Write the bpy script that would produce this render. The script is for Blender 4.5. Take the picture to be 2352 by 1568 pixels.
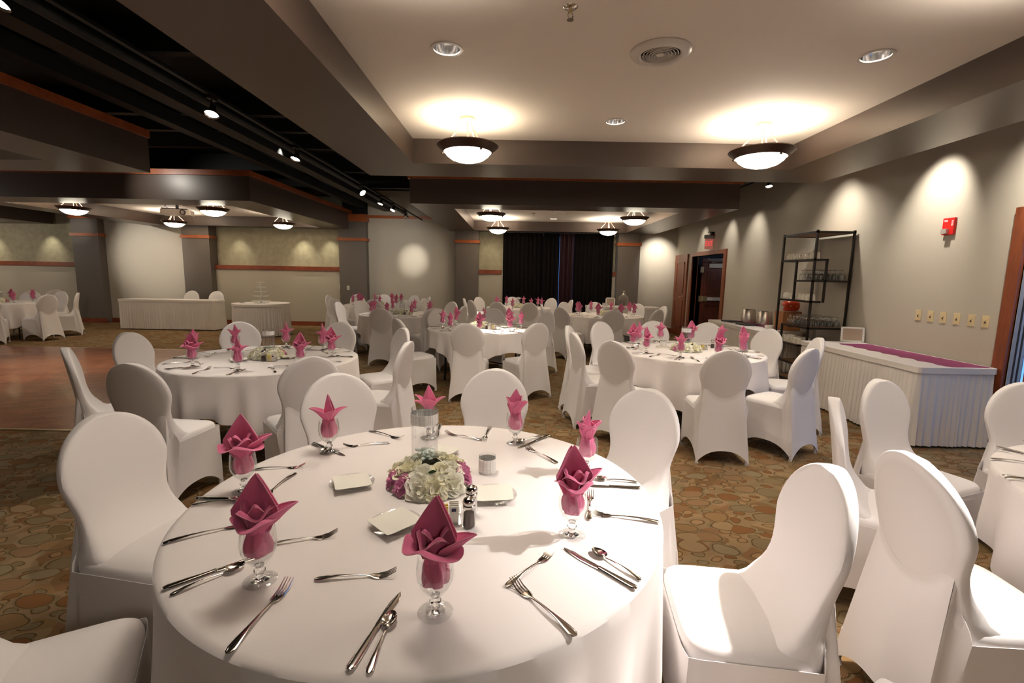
import bpy, bmesh, math, random
from math import sin, cos, pi, sqrt, atan2, exp
from mathutils import Vector, Matrix
for o in list(bpy.data.objects): bpy.data.objects.remove(o)
S = bpy.context.scene
COL = S.collection
rnd = random.Random(7)

# ------------------------------------------------------------------ camera
HC = 1.52; FPX = 1091.0; PITCH = .138; ROLL = .0185; YAW = .005
def _axes():
    cy, sy, cp, sp = cos(YAW), sin(YAW), cos(PITCH), sin(PITCH)
    f = Vector((-sy*cp, cy*cp, -sp)); r = Vector((cy, sy, 0)); u = r.cross(f)
    c, s = cos(ROLL), sin(ROLL)
    return f, c*r + s*u, -s*r + c*u
CF, CR, CU = _axes()
cam = bpy.data.cameras.new('camera'); camo = bpy.data.objects.new('camera', cam); COL.objects.link(camo)
cam.sensor_width = 36.0; cam.lens = FPX/2352*36.0; cam.clip_start = .02; cam.clip_end = 200
m4 = Matrix((CR, CU, -CF)).transposed().to_4x4(); m4.translation = (0, 0, HC); camo.matrix_world = m4
S.camera = camo
def at(x, y, z):
    'point at height z seen at photo pixel x, y'
    d = CF + ((x-1176)/FPX)*CR + ((784-y)/FPX)*CU
    t = (z-HC)/d.z
    return Vector((d.x*t, d.y*t, z))

# ------------------------------------------------------------------ world, exposure
W = bpy.data.worlds.new('world'); S.world = W; W.use_nodes = True
W.node_tree.nodes['Background'].inputs[0].default_value = (.10, .27, .62, 1)
W.node_tree.nodes['Background'].inputs[1].default_value = 1.7
S.view_settings.view_transform = 'Standard'; S.view_settings.look = 'None'
S.view_settings.gamma = 1; S.view_settings.use_curve_mapping = False
S.view_settings.exposure = 0.45
WARM = (1, .92, .81)
def lamp(kind, name, loc, power, color=WARM, target=None, size=.05, angle=60, blend=.6, parent=None):
    l = bpy.data.lights.new(name, kind); l.energy = power; l.color = color
    if kind in ('POINT', 'SPOT'): l.shadow_soft_size = size
    if kind == 'SPOT': l.spot_size = math.radians(angle); l.spot_blend = blend
    if kind == 'AREA': l.size = size
    o = bpy.data.objects.new(name, l); COL.objects.link(o); o.location = loc
    if target is not None:
        o.rotation_euler = (Vector(target)-Vector(loc)).to_track_quat('-Z', 'Y').to_euler()
    return o

# ------------------------------------------------------------------ materials
def mat(name, col, rough=.6, metal=0, spec=.5, emit=None, es=0, coat=0, trans=0, ior=1.45, bump=None, sheen=0, var=0):
    m = bpy.data.materials.new(name); m.use_nodes = True; nt = m.node_tree; b = nt.nodes['Principled BSDF']
    b.inputs['Base Color'].default_value = (*col, 1); b.inputs['Roughness'].default_value = rough
    b.inputs['Metallic'].default_value = metal; b.inputs['Specular IOR Level'].default_value = spec
    b.inputs['Coat Weight'].default_value = coat; b.inputs['Transmission Weight'].default_value = trans
    b.inputs['IOR'].default_value = ior
    if sheen: b.inputs['Sheen Weight'].default_value = sheen
    if emit: b.inputs['Emission Color'].default_value = (*emit, 1); b.inputs['Emission Strength'].default_value = es
    tc = nt.nodes.new('ShaderNodeTexCoord')
    if var:
        n = nt.nodes.new('ShaderNodeTexNoise'); n.inputs['Scale'].default_value = 9; n.inputs['Detail'].default_value = 4
        nt.links.new(tc.outputs['Object'], n.inputs['Vector'])
        r = nt.nodes.new('ShaderNodeValToRGB')
        r.color_ramp.elements[0].color = (*[c*(1-var) for c in col], 1); r.color_ramp.elements[1].color = (*[min(1, c*(1+var)) for c in col], 1)
        r.color_ramp.elements[0].position = .3; r.color_ramp.elements[1].position = .7
        nt.links.new(n.outputs[0], r.inputs[0]); nt.links.new(r.outputs[0], b.inputs['Base Color'])
    if bump:
        n = nt.nodes.new('ShaderNodeTexNoise'); n.inputs['Scale'].default_value = bump[0]; n.inputs['Detail'].default_value = 3
        nt.links.new(tc.outputs['Object'], n.inputs['Vector'])
        bp = nt.nodes.new('ShaderNodeBump'); bp.inputs['Strength'].default_value = bump[1]; bp.inputs['Distance'].default_value = bump[2]
        nt.links.new(n.outputs[0], bp.inputs['Height']); nt.links.new(bp.outputs[0], b.inputs['Normal'])
    return m
def N(nt, kind, **kw):
    n = nt.nodes.new(kind)
    for k, v in kw.items():
        if k in n.inputs: n.inputs[k].default_value = v
        else: setattr(n, k, v)
    return n
def math_(nt, op, a, b=None, clamp=False):
    n = nt.nodes.new('ShaderNodeMath'); n.operation = op; n.use_clamp = clamp
    for i, v in enumerate((a, b)):
        if v is None: continue
        if isinstance(v, (int, float)): n.inputs[i].default_value = v
        else: nt.links.new(v, n.inputs[i])
    return n.outputs[0]
def mixc(nt, f, a, b):
    n = nt.nodes.new('ShaderNodeMix'); n.data_type = 'RGBA'
    for i, v in ((0, f), (6, a), (7, b)):
        if isinstance(v, (int, float)): n.inputs[i].default_value = v
        elif isinstance(v, tuple): n.inputs[i].default_value = (*v, 1)
        else: nt.links.new(v, n.inputs[i])
    return n.outputs[2]

def carpet_mat():
    m = mat('patterned_carpet', (.3, .2, .1), rough=.95, spec=.1); nt = m.node_tree; b = nt.nodes['Principled BSDF']
    tc = N(nt, 'ShaderNodeTexCoord')
    nz = N(nt, 'ShaderNodeTexNoise', Scale=4.5, Detail=2.0)
    nt.links.new(tc.outputs['Object'], nz.inputs['Vector'])
    add = N(nt, 'ShaderNodeMixRGB'); add.blend_type = 'ADD'; add.inputs[0].default_value = .13
    nt.links.new(tc.outputs['Object'], add.inputs[1]); nt.links.new(nz.outputs['Color'], add.inputs[2])
    def cells(rot, sx, sy, off):
        mp = N(nt, 'ShaderNodeMapping'); mp.inputs['Rotation'].default_value = (0, 0, rot)
        mp.inputs['Scale'].default_value = (sx, sy, 1); mp.inputs['Location'].default_value = (off, off*.7, 0)
        nt.links.new(add.outputs[0], mp.inputs['Vector'])
        v = N(nt, 'ShaderNodeTexVoronoi', Scale=1.0, Randomness=.85); v.voronoi_dimensions = '2D'
        nt.links.new(mp.outputs[0], v.inputs['Vector'])
        return v.outputs['Distance'], v.outputs['Color']
    d1, c1 = cells(.12, 4.3, 7.0, 0); d2, c2 = cells(-.5, 8.5, 12.0, 3.3)
    s1 = N(nt, 'ShaderNodeSeparateColor'); nt.links.new(c1, s1.inputs[0])
    s2 = N(nt, 'ShaderNodeSeparateColor'); nt.links.new(c2, s2.inputs[0])
    def ramp(f, cols):
        r = N(nt, 'ShaderNodeValToRGB'); r.color_ramp.interpolation = 'CONSTANT'
        while len(r.color_ramp.elements) < len(cols): r.color_ramp.elements.new(.5)
        for i, (p, c) in enumerate(cols):
            r.color_ramp.elements[i].position = p; r.color_ramp.elements[i].color = (*c, 1)
        nt.links.new(f, r.inputs[0]); return r.outputs[0]
    rust, tan, olive, taupe, dark, sand = (.185, .085, .030), (.225, .135, .060), (.150, .098, .040), (.185, .135, .072), (.105, .064, .026), (.27, .165, .080)
    base = ramp(s2.outputs[0], [(0, (.18, .105, .045)), (.35, tan), (.6, (.21, .115, .052)), (.8, olive)])
    # diagonal pinstripe weave
    mp = N(nt, 'ShaderNodeMapping'); mp.inputs['Rotation'].default_value = (0, 0, .85); mp.inputs['Scale'].default_value = (46, 46, 1)
    nt.links.new(tc.outputs['Object'], mp.inputs['Vector'])
    wv = N(nt, 'ShaderNodeTexWave', Scale=1.0); nt.links.new(mp.outputs[0], wv.inputs['Vector'])
    stripe = math_(nt, 'MULTIPLY', wv.outputs['Fac'], math_(nt, 'GREATER_THAN', s2.outputs[1], .45))
    base = mixc(nt, math_(nt, 'MULTIPLY', stripe, .55), base, (.34, .27, .17))
    small = mixc(nt, math_(nt, 'LESS_THAN', d2, .24), base, ramp(s2.outputs[2], [(0, sand), (.4, taupe), (.7, rust)]))
    ring2 = math_(nt, 'MULTIPLY', math_(nt, 'GREATER_THAN', d2, .24), math_(nt, 'LESS_THAN', d2, .31))
    small = mixc(nt, ring2, small, dark)
    big = ramp(s1.outputs[0], [(0, rust), (.3, taupe), (.5, tan), (.7, (.20, .10, .038)), (.85, olive)])
    strb = math_(nt, 'MULTIPLY', wv.outputs['Fac'], math_(nt, 'GREATER_THAN', s1.outputs[1], .4))
    big = mixc(nt, math_(nt, 'MULTIPLY', strb, .5), big, (.34, .27, .17))
    c = mixc(nt, math_(nt, 'LESS_THAN', d1, .42), small, ramp(s1.outputs[2], [(0, (.22, .16, .085)), (.5, (.19, .10, .042)), (.75, taupe)]))
    c = mixc(nt, math_(nt, 'LESS_THAN', d1, .37), c, dark)
    c = mixc(nt, math_(nt, 'LESS_THAN', d1, .335), c, big)
    nt.links.new(c, b.inputs['Base Color'])
    return m
def wood_mat(name, c1, c2, rough=.35, scale=(1, 14, 1), planks=None, coat=0):
    m = mat(name, c1, rough=rough, coat=coat); nt = m.node_tree; b = nt.nodes['Principled BSDF']
    tc = N(nt, 'ShaderNodeTexCoord'); mp = N(nt, 'ShaderNodeMapping'); mp.inputs['Scale'].default_value = scale
    nt.links.new(tc.outputs['Object'], mp.inputs['Vector'])
    n = N(nt, 'ShaderNodeTexNoise', Scale=3.0, Detail=6.0, Distortion=.6); nt.links.new(mp.outputs[0], n.inputs['Vector'])
    r = N(nt, 'ShaderNodeValToRGB'); r.color_ramp.elements[0].color = (*c1, 1); r.color_ramp.elements[1].color = (*c2, 1)
    r.color_ramp.elements[0].position = .3; r.color_ramp.elements[1].position = .72
    nt.links.new(n.outputs[0], r.inputs[0]); out = r.outputs[0]
    if planks:
        mp2 = N(nt, 'ShaderNodeMapping'); mp2.inputs['Rotation'].default_value = (0, 0, planks[2]); mp2.inputs['Scale'].default_value = (1, 1, 1)
        nt.links.new(tc.outputs['Object'], mp2.inputs['Vector'])
        bk = N(nt, 'ShaderNodeTexBrick'); bk.inputs['Scale'].default_value = 1; bk.inputs['Brick Width'].default_value = planks[0]
        bk.inputs['Row Height'].default_value = planks[1]; bk.inputs['Mortar Size'].default_value = .0025
        bk.inputs['Color1'].default_value = (1, 1, 1, 1); bk.inputs['Color2'].default_value = (.55, .5, .48, 1); bk.inputs['Mortar'].default_value = (.2, .15, .12, 1)
        nt.links.new(mp2.outputs[0], bk.inputs['Vector'])
        mx = N(nt, 'ShaderNodeMixRGB'); mx.blend_type = 'MULTIPLY'; mx.inputs[0].default_value = 1
        nt.links.new(out, mx.inputs[1]); nt.links.new(bk.outputs['Color'], mx.inputs[2]); out = mx.outputs[0]
    nt.links.new(out, b.inputs['Base Color'])
    return m
def thin_glass(name, tint=(.97, .98, .98), gl=.08):
    m = bpy.data.materials.new(name); m.use_nodes = True; nt = m.node_tree
    for n in list(nt.nodes):
        if n.type == 'BSDF_PRINCIPLED': nt.nodes.remove(n)
    out = [n for n in nt.nodes if n.type == 'OUTPUT_MATERIAL'][0]
    t = N(nt, 'ShaderNodeBsdfTransparent'); t.inputs[0].default_value = (*tint, 1)
    g = N(nt, 'ShaderNodeBsdfGlossy'); g.inputs['Roughness'].default_value = .03
    lw = N(nt, 'ShaderNodeLayerWeight'); lw.inputs[0].default_value = .25
    f = math_(nt, 'ADD', math_(nt, 'MULTIPLY', math_(nt, 'POWER', lw.outputs['Facing'], 1.7), .75), gl*.5, True)
    f = math_(nt, 'MULTIPLY', f, 1.0, True)
    mx = N(nt, 'ShaderNodeMixShader'); nt.links.new(f, mx.inputs[0]); nt.links.new(t.outputs[0], mx.inputs[1]); nt.links.new(g.outputs[0], mx.inputs[2])
    nt.links.new(mx.outputs[0], out.inputs[0])
    return m
def cover_mat():
    'stretch fabric, the padded oval of the back shows through from behind'
    m = mat('stretch_fabric', (.80, .755, .74), rough=.75, spec=.25, sheen=.1); nt = m.node_tree; b = nt.nodes['Principled BSDF']
    tc = N(nt, 'ShaderNodeTexCoord'); s = N(nt, 'ShaderNodeSeparateXYZ'); nt.links.new(tc.outputs['Object'], s.inputs[0])
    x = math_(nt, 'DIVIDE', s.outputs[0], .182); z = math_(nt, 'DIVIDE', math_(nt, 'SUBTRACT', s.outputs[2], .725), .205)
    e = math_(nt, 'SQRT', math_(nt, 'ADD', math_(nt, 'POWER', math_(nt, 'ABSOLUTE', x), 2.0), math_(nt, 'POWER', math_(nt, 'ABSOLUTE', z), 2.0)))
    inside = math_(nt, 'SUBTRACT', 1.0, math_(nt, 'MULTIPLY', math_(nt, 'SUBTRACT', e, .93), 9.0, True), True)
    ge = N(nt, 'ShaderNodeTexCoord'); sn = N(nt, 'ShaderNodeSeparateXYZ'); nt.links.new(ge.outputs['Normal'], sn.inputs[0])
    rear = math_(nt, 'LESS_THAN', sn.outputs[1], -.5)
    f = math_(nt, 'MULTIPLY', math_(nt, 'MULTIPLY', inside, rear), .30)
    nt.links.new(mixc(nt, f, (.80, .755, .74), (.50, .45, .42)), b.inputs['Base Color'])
    return m
def grid_glitter(name, scale):
    m = mat(name, (.8, .8, .78), rough=.25, metal=.2); nt = m.node_tree; b = nt.nodes['Principled BSDF']
    tc = N(nt, 'ShaderNodeTexCoord'); v = N(nt, 'ShaderNodeTexVoronoi', Scale=scale, Randomness=0.0)
    nt.links.new(tc.outputs['Object'], v.inputs['Vector'])
    r = N(nt, 'ShaderNodeValToRGB'); r.color_ramp.elements[0].color = (1, 1, .97, 1); r.color_ramp.elements[1].color = (.58, .56, .53, 1)
    r.color_ramp.elements[0].position = .35; r.color_ramp.elements[1].position = .7
    nt.links.new(v.outputs['Distance'], r.inputs[0]); nt.links.new(r.outputs[0], b.inputs['Base Color'])
    bp = N(nt, 'ShaderNodeBump', Strength=.8, Distance=.002); nt.links.new(v.outputs['Distance'], bp.inputs['Height']); nt.links.new(bp.outputs[0], b.inputs['Normal'])
    return m

M = dict(
    wall=mat('painted_wall', (.46, .415, .34), rough=.55, bump=(220, .15, .002)),
    wall_low=mat('lower_wall_paint', (.42, .375, .30), rough=.6),
    paper=mat('speckled_wallpaper', (.33, .295, .20), rough=.7, var=.12, bump=(120, .4, .003)),
    dark=mat('dark_taupe_paint', (.090, .064, .050), rough=.34, spec=.5),
    column=mat('dark_column_paint', (.135, .112, .095), rough=.5),
    cream=mat('cream_ceiling_paint', (.68, .60, .52), rough=.8),
    black=mat('black_deck_paint', (.005, .006, .006), rough=.7),
    joist=mat('black_joist_paint', (.008, .010, .0105), rough=.6),
    cap=wood_mat('cherry_trim', (.30, .075, .022), (.42, .12, .035), .35, (3, 3, 3)),
    base=wood_mat('dark_cherry_rail', (.17, .035, .015), (.25, .06, .022), .4, (3, 3, 3)),
    door=wood_mat('cherry_door_wood', (.16, .038, .014), (.26, .072, .026), .35, (6, 6, 1)),
    door2=wood_mat('dark_door_wood', (.085, .022, .012), (.13, .036, .018), .35, (6, 6, 1)),
    carpet=carpet_mat(),
    parquet=wood_mat('parquet', (.27, .085, .034), (.40, .145, .058), .28, (1.5, 9, 1), (.30, .075, -.5), coat=.3),
    cover=cover_mat(),
    cloth=mat('white_table_linen', (.79, .735, .71), rough=.85, spec=.15, bump=(900, .08, .0004)),
    skirt=mat('ivory_skirting', (.74, .68, .62), rough=.65, spec=.3),
    napkin=mat('rose_pink_linen', (.66, .155, .29), rough=.8, spec=.15, bump=(900, .15, .0005), sheen=.2),
    napedge=mat('pale_pink_hem', (.75, .32, .42), rough=.8),
    runner=mat('orchid_runner', (.27, .045, .14), rough=.75),
    steel=mat('polished_steel', (.62, .58, .54), rough=.13, metal=1),
    bucket=mat('brushed_steel', (.66, .60, .54), rough=.30, metal=1),
    bowl=thin_glass('goblet_glass', (.985, .99, .99), .12),
    glass=mat('clear_glass', (1, 1, 1), rough=.0, trans=1, ior=1.47),
    plate=thin_glass('plate_glass', (.975, .975, .97), .16),
    bead=mat('aqua_glass_gem', (.72, .82, .76), rough=.04, trans=.25, ior=1.45, spec=.9),
    rhine=grid_glitter('rhinestone_mesh', 210),
    cream_petal=mat('cream_petal', (.87, .83, .62), rough=.7, spec=.2, sheen=.1),
    white_petal=mat('white_petal', (.90, .88, .76), rough=.7, spec=.2),
    pink_petal=mat('pink_petal', (.68, .27, .44), rough=.7, spec=.2),
    leaf=mat('leaf_green', (.05, .11, .03), rough=.5),
    paper_nap=mat('paper_napkin', (.84, .81, .72), rough=.9),
    rim=mat('bronze_lamp_metal', (.055, .028, .018), rough=.35, metal=.5),
    copper=mat('copper_lamp_metal', (.50, .25, .17), rough=.5, metal=.3),
    bowl_lit=mat('frosted_lamp_glass', (.9, .85, .7), rough=.5, emit=(1, .90, .70), es=14),
    bulb=mat('lit_bulb', (1, 1, 1), emit=(1, .9, .72), es=30),
    reflector=mat('can_reflector', (.85, .85, .87), rough=.12, metal=1),
    white_metal=mat('white_enamel', (.62, .56, .50), rough=.3),
    void=mat('vent_shade_and_dark_parts', (.03, .02, .018), rough=.9),  # shade inside the vents put in as colour; own colour of other dark parts
    iron=mat('black_iron', (.018, .013, .010), rough=.4, metal=.3),
    board=wood_mat('shelf_board', (.23, .11, .045), (.36, .19, .08), .5, (8, 2, 2)),
    china=mat('white_china', (.82, .76, .66), rough=.25),
    ivory=mat('ivory_plastic', (.62, .49, .28), rough=.4),
    beige=mat('beige_plastic', (.70, .66, .58), rough=.4),
    slot=mat('dark_slot', (.05, .04, .03), rough=.6),
    red=mat('alarm_red', (.55, .015, .012), rough=.3),
    clear=mat('alarm_lens', (.55, .5, .45), rough=.1, metal=.4),
    white=mat('white_print', (.85, .85, .85), rough=.5),
    exitred=mat('exit_letters', (.8, .05, .05), emit=(1, .08, .08), es=.8),
    exitpanel=mat('exit_panel', (.75, .42, .38), rough=.2, emit=(1, .25, .2), es=.12),
    grey=mat('grey_plastic', (.33, .31, .30), rough=.5),
    brass=mat('aged_brass', (.62, .50, .30), rough=.3, metal=.8),
    curtain=mat('black_curtain', (.005, .0035, .0035), rough=.8, spec=.15),
    curtain2=mat('plum_curtain', (.022, .006, .009), rough=.6, spec=.3),
    blue=mat('blue_corridor_paint', (.035, .048, .075), rough=.7),
    pepper=mat('pepper_grains', (.07, .045, .035), rough=.9, var=.5),
    salt=mat('salt_grains', (.85, .82, .78), rough=.9),
    yellow=mat('yellow_sugar_packet', (.78, .60, .14), rough=.6),
    packet=mat('white_sugar_packet', (.75, .70, .62), rough=.6),
    print=mat('navy_print', (.02, .02, .06), rough=.6),
    redpot=mat('red_floral_pot', (.62, .05, .012), rough=.3),
    gold=mat('gold_motif', (.80, .45, .12), rough=.4),
    boxwood=wood_mat('orange_crate_wood', (.34, .13, .045), (.45, .19, .07), .5, (3, 3, 3)),
    cage=mat('grey_wire', (.40, .36, .31), rough=.4, metal=.5),
    glitterframe=grid_glitter('glitter_frame', 160),
    photo=mat('blank_brown_card', (.40, .31, .24), rough=.6),
    book=mat('black_folder', (.02, .018, .02), rough=.5),
    acrylic=mat('clear_acrylic', (.88, .86, .82), rough=.15, trans=.12, ior=1.2),
    candle=mat('white_candle_wax', (.85, .80, .70), rough=.5),
    pane=thin_glass('window_glass', (.95, .97, 1), .1),
)

# ------------------------------------------------------------------ mesh builder
class MB:
    def __init__(s): s.v = []; s.f = []; s.smooth = True
    def add(s, vs, fs):
        b = len(s.v); s.v += [tuple(v) for v in vs]; s.f += [tuple(i+b for i in f) for f in fs]; return s
    def box(s, x0, x1, y0, y1, z0, z1, mtx=None):
        vs = [Vector((x, y, z)) for z in (z0, z1) for y in (y0, y1) for x in (x0, x1)]
        if mtx: vs = [mtx @ v for v in vs]
        return s.add(vs, [(0, 2, 3, 1), (4, 5, 7, 6), (0, 1, 5, 4), (2, 6, 7, 3), (0, 4, 6, 2), (1, 3, 7, 5)])
    def grid(s, fn, nu, nv, cu=False, flip=False):
        'fn(u, v) -> point for u, v in 0..1'
        nu_ = nu if cu else nu+1
        vs = [fn(i/nu, j/nv) for j in range(nv+1) for i in range(nu_)]
        fs = []
        for j in range(nv):
            for i in range(nu):
                a = j*nu_+i; b = j*nu_+(i+1) % nu_ if cu else a+1
                q = (a, b, b+nu_, a+nu_)
                fs.append(q[::-1] if flip else q)
        return s.add(vs, fs)
    def lathe(s, prof, n=24, c=(0, 0, 0), mtx=None):
        c = Vector(c)
        vs = []
        for r, z in prof:
            for i in range(n):
                a = 2*pi*i/n; p = Vector((r*cos(a), r*sin(a), z))
                if mtx: p = mtx @ p
                vs.append(p+c)
        fs = []
        for j in range(len(prof)-1):
            for i in range(n):
                a = j*n+i; b = j*n+(i+1) % n
                fs.append((a, b, b+n, a+n))
        return s.add(vs, fs)
    def tube(s, pts, r, n=8, cap=True):
        pts = [Vector(p) for p in pts]; rs = r if isinstance(r, (list, tuple)) else [r]*len(pts)
        vs = []; up = Vector((0, 0, 1))
        for k, p in enumerate(pts):
            t = (pts[min(k+1, len(pts)-1)]-pts[max(k-1, 0)]).normalized()
            a = t.cross(up)
            if a.length < 1e-3: a = t.cross(Vector((1, 0, 0)))
            a.normalize(); b = a.cross(t)
            for i in range(n):
                g = 2*pi*i/n; vs.append(p+rs[k]*(cos(g)*a+sin(g)*b))
        fs = [(k*n+i, k*n+(i+1) % n, (k+1)*n+(i+1) % n, (k+1)*n+i) for k in range(len(pts)-1) for i in range(n)]
        if cap: fs += [tuple(range(n))[::-1], tuple(range((len(pts)-1)*n, len(pts)*n))]
        return s.add(vs, fs)
    def sphere(s, c, r, n=10, sc=(1, 1, 1)):
        c = Vector(c)
        return s.grid(lambda u, v: c+Vector((r*sc[0]*sin(pi*v)*cos(2*pi*u), r*sc[1]*sin(pi*v)*sin(2*pi*u), -r*sc[2]*cos(pi*v))), n, max(4, n//2), cu=True)
    def build(s, name, m, parent=None, loc=None, smooth=None, solid=0, bevel=0):
        me = bpy.data.meshes.new(name); me.from_pydata(s.v, [], s.f); me.validate()
        bm = bmesh.new(); bm.from_mesh(me)
        bmesh.ops.remove_doubles(bm, verts=bm.verts, dist=1e-5)
        if solid:
            bmesh.ops.recalc_face_normals(bm, faces=bm.faces)
            bmesh.ops.solidify(bm, geom=bm.faces[:], thickness=solid)
        if bevel: bmesh.ops.bevel(bm, geom=bm.edges[:], offset=bevel, segments=2, affect='EDGES', profile=.7)
        bmesh.ops.recalc_face_normals(bm, faces=bm.faces)
        bm.to_mesh(me); bm.free()
        sm = s.smooth if smooth is None else smooth
        if sm:
            me.polygons.foreach_set('use_smooth', [True]*len(me.polygons))
            me.set_sharp_from_angle(angle=math.radians(42))
        me.materials.append(m); o = bpy.data.objects.new(name, me); COL.objects.link(o)
        if parent: o.parent = parent
        if loc is not None: o.location = loc
        return o
def tag(o, label=None, cat=None, group=None, kind=None):
    if label: o['label'] = label
    if cat: o['category'] = cat
    if group: o['group'] = group
    if kind: o['kind'] = kind
    return o
def thing(name, label, cat, loc=(0, 0, 0), rz=0, group=None):
    o = bpy.data.objects.new(name, None); COL.objects.link(o); o.empty_display_size = .1
    o.location = loc; o.rotation_euler = (0, 0, rz)
    return tag(o, label, cat, group)
KIDS = {}
def kids(o):
    if o.name not in KIDS: KIDS[o.name] = [c for c in bpy.data.objects if c.parent == o]
    return KIDS[o.name]
def dup(o, loc=None, rz=None, label=None, group=None, parent=None):
    c = o.copy(); COL.objects.link(c)
    if parent: c.parent = parent
    if loc is not None: c.location = loc
    if rz is not None: c.rotation_euler = (o.rotation_euler[0], o.rotation_euler[1], rz) if not isinstance(rz, tuple) else rz
    if label: c['label'] = label
    if group: c['group'] = group
    for ch in kids(o): dup(ch, parent=c)
    return c
class Proto:
    'first use moves the original, later uses copy it'
    def __init__(s, o): s.o = o; s.used = False
    def put(s, loc, rz, label, group=None):
        if not s.used:
            s.used = True; o = s.o; kids(o)
            for k in kids(o): kids(k)
            o.location = loc
            o.rotation_euler = rz if isinstance(rz, tuple) else (0, 0, rz)
            o['label'] = label
            if group: o['group'] = group
            return o
        return dup(s.o, loc, rz, label, group)
def struct(name, mb, m, **kw):
    o = mb.build(name, m, **kw)
    if o.parent is None: o['kind'] = 'structure'
    return o
def bx(*a): return MB().box(*a)

# ------------------------------------------------------------------ room shell
ZS, ZC, ZCAP, ZT, ZD = 2.70, 2.955, 3.11, 3.20, 3.75
YW, XR, XL, YB = 13.4, 4.45, -16.0, -3.0
struct('floor', bx(XL, 7.2, YB, YW+.4, -.12, 0), M['carpet'], smooth=False)
DX0, DX1, DY0, DY1 = -14.0, -3.95, 4.29, 8.87
tag(bx(DX0, DX1, DY0, DY1, 0, .012).build('dance_floor', M['parquet'], smooth=False), 'reddish brown parquet dance floor laid over the carpet at left', 'dance floor')
ed = MB()
for a in ((DX0, DX1+.04, DY0-.04, DY0), (DX0, DX1+.04, DY1, DY1+.04), (DX1, DX1+.04, DY0, DY1)): ed.box(a[0], a[1], a[2], a[3], 0, .011)
tag(ed.build('floor_edging', M['brass'], smooth=False), 'thin pale metal edging strip around the parquet dance floor', 'floor edging')
struct('ceiling', bx(XL, XR+.1, YB, YW+.4, ZD, ZD+.1), M['black'], smooth=False)
# right wall, with the double door opening and the glazed door opening at its near end
OP = [(10.32, 12.14, 2.07), (2.25, 4.24, 2.12)]
rw = MB()
rw.box(XR, XR+.12, YB, 2.25, 0, ZD); rw.box(XR, XR+.12, 2.25, 4.24, 2.12, ZD); rw.box(XR, XR+.12, 4.24, 10.32, 0, ZD)
rw.box(XR, XR+.12, 10.32, 12.14, 2.07, ZD); rw.box(XR, XR+.12, 12.14, YW, 0, ZD)
struct('wall_right', rw, M['wall'], smooth=False)
struct('wall_left', bx(XL-.1, XL, YB, YW, 0, ZD), M['wall'], smooth=False)
struct('wall_near', bx(XL, XR, YB-.1, YB, 0, ZD), M['wall'], smooth=False)
# far wall in panels: full height plain parts, and recessed wallpaper over a lower wall
fw = MB()
for x0, x1 in ((-11.44, -9.15), (-4.1, -1.66), (3.38, XR+.12)): fw.box(x0, x1, YW, YW+.12, 0, ZD)
fw.box(-.4, 2.75, YW+.02, YW+.12, 2.62, ZD)
struct('wall_far', fw, M['wall'], smooth=False)
lo = MB(); up = MB(); up2 = MB(); dk = MB()
for x0, x1 in ((XL, -12.17), (-8.4, -4.85), (-1.03, -.36), (2.66, 2.78)):
    lo.box(x0, x1, YW, YW+.12, 0, 1.56); up.box(x0, x1, YW+.12, YW+.2, 1.5, ZD)
struct('wall_far_lower', lo, M['wall_low'], smooth=False)
struct('wall_far_upper', up, M['paper'], smooth=False)
k = 1
for x0, x1 in ((XL, -12.17), (-8.4, -4.85), (-1.03, -.40), (2.68, 2.78)):
    struct('trim_%d' % k, bx(x0, x1, YW-.035, YW+.13, 1.55, 1.665), M['base'], smooth=False); k += 1
# columns
for x0, x1, top in ((-12.17, -11.44, 2.93), (-9.15, -8.4, ZS), (-4.85, -4.10, 3.09), (-1.66, -1.03, ZS), (2.78, 3.38, ZS)):
    c = struct('wall_column', bx(x0, x1, YW-.22, YW+.2, 0, top), M['column'], smooth=False)
    struct('trim_%d' % k, bx(x0-.03, x1+.03, YW-.25, YW+.1, 2.375, 2.455), M['cap'], smooth=False); k += 1
    if top > ZS: struct('trim_%d' % k, bx(x0-.03, x1+.03, YW-.25, YW+.1, top-.2 if top > 3 else top-.08, top), M['cap'], smooth=False); k += 1
struct('trim_%d' % k, bx(-4.1, -1.66, YW-.03, YW, 3.01, 3.09), M['cap'], smooth=False); k += 1
for x0, x1, y in ((XL, -12.17, YW), (-12.2, -11.41, YW-.22), (-11.44, -9.15, YW), (-9.17, -8.38, YW-.22), (-8.4, -4.85, YW), (-4.87, -4.08, YW-.22), (-4.1, -1.66, YW), (3.38, XR, YW)):
    struct('baseboard_far', bx(x0, x1, y-.02, y, 0, .125), M['base'], smooth=False)
bb = MB()
for y0, y1 in ((YB, 2.1), (4.4, 10.18), (12.3, 12.4)): bb.box(XR-.02, XR, y0, y1, 0, .125)
struct('baseboard_right', bb, M['base'], smooth=False)
struct('wall_backing', bx(XL, -.4, YW+.2, YW+.3, 0, ZD), M['black'], smooth=False)
struct('wall_backing_right', bx(2.75, XR, YW+.2, YW+.3, 0, ZD), M['black'], smooth=False)

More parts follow.
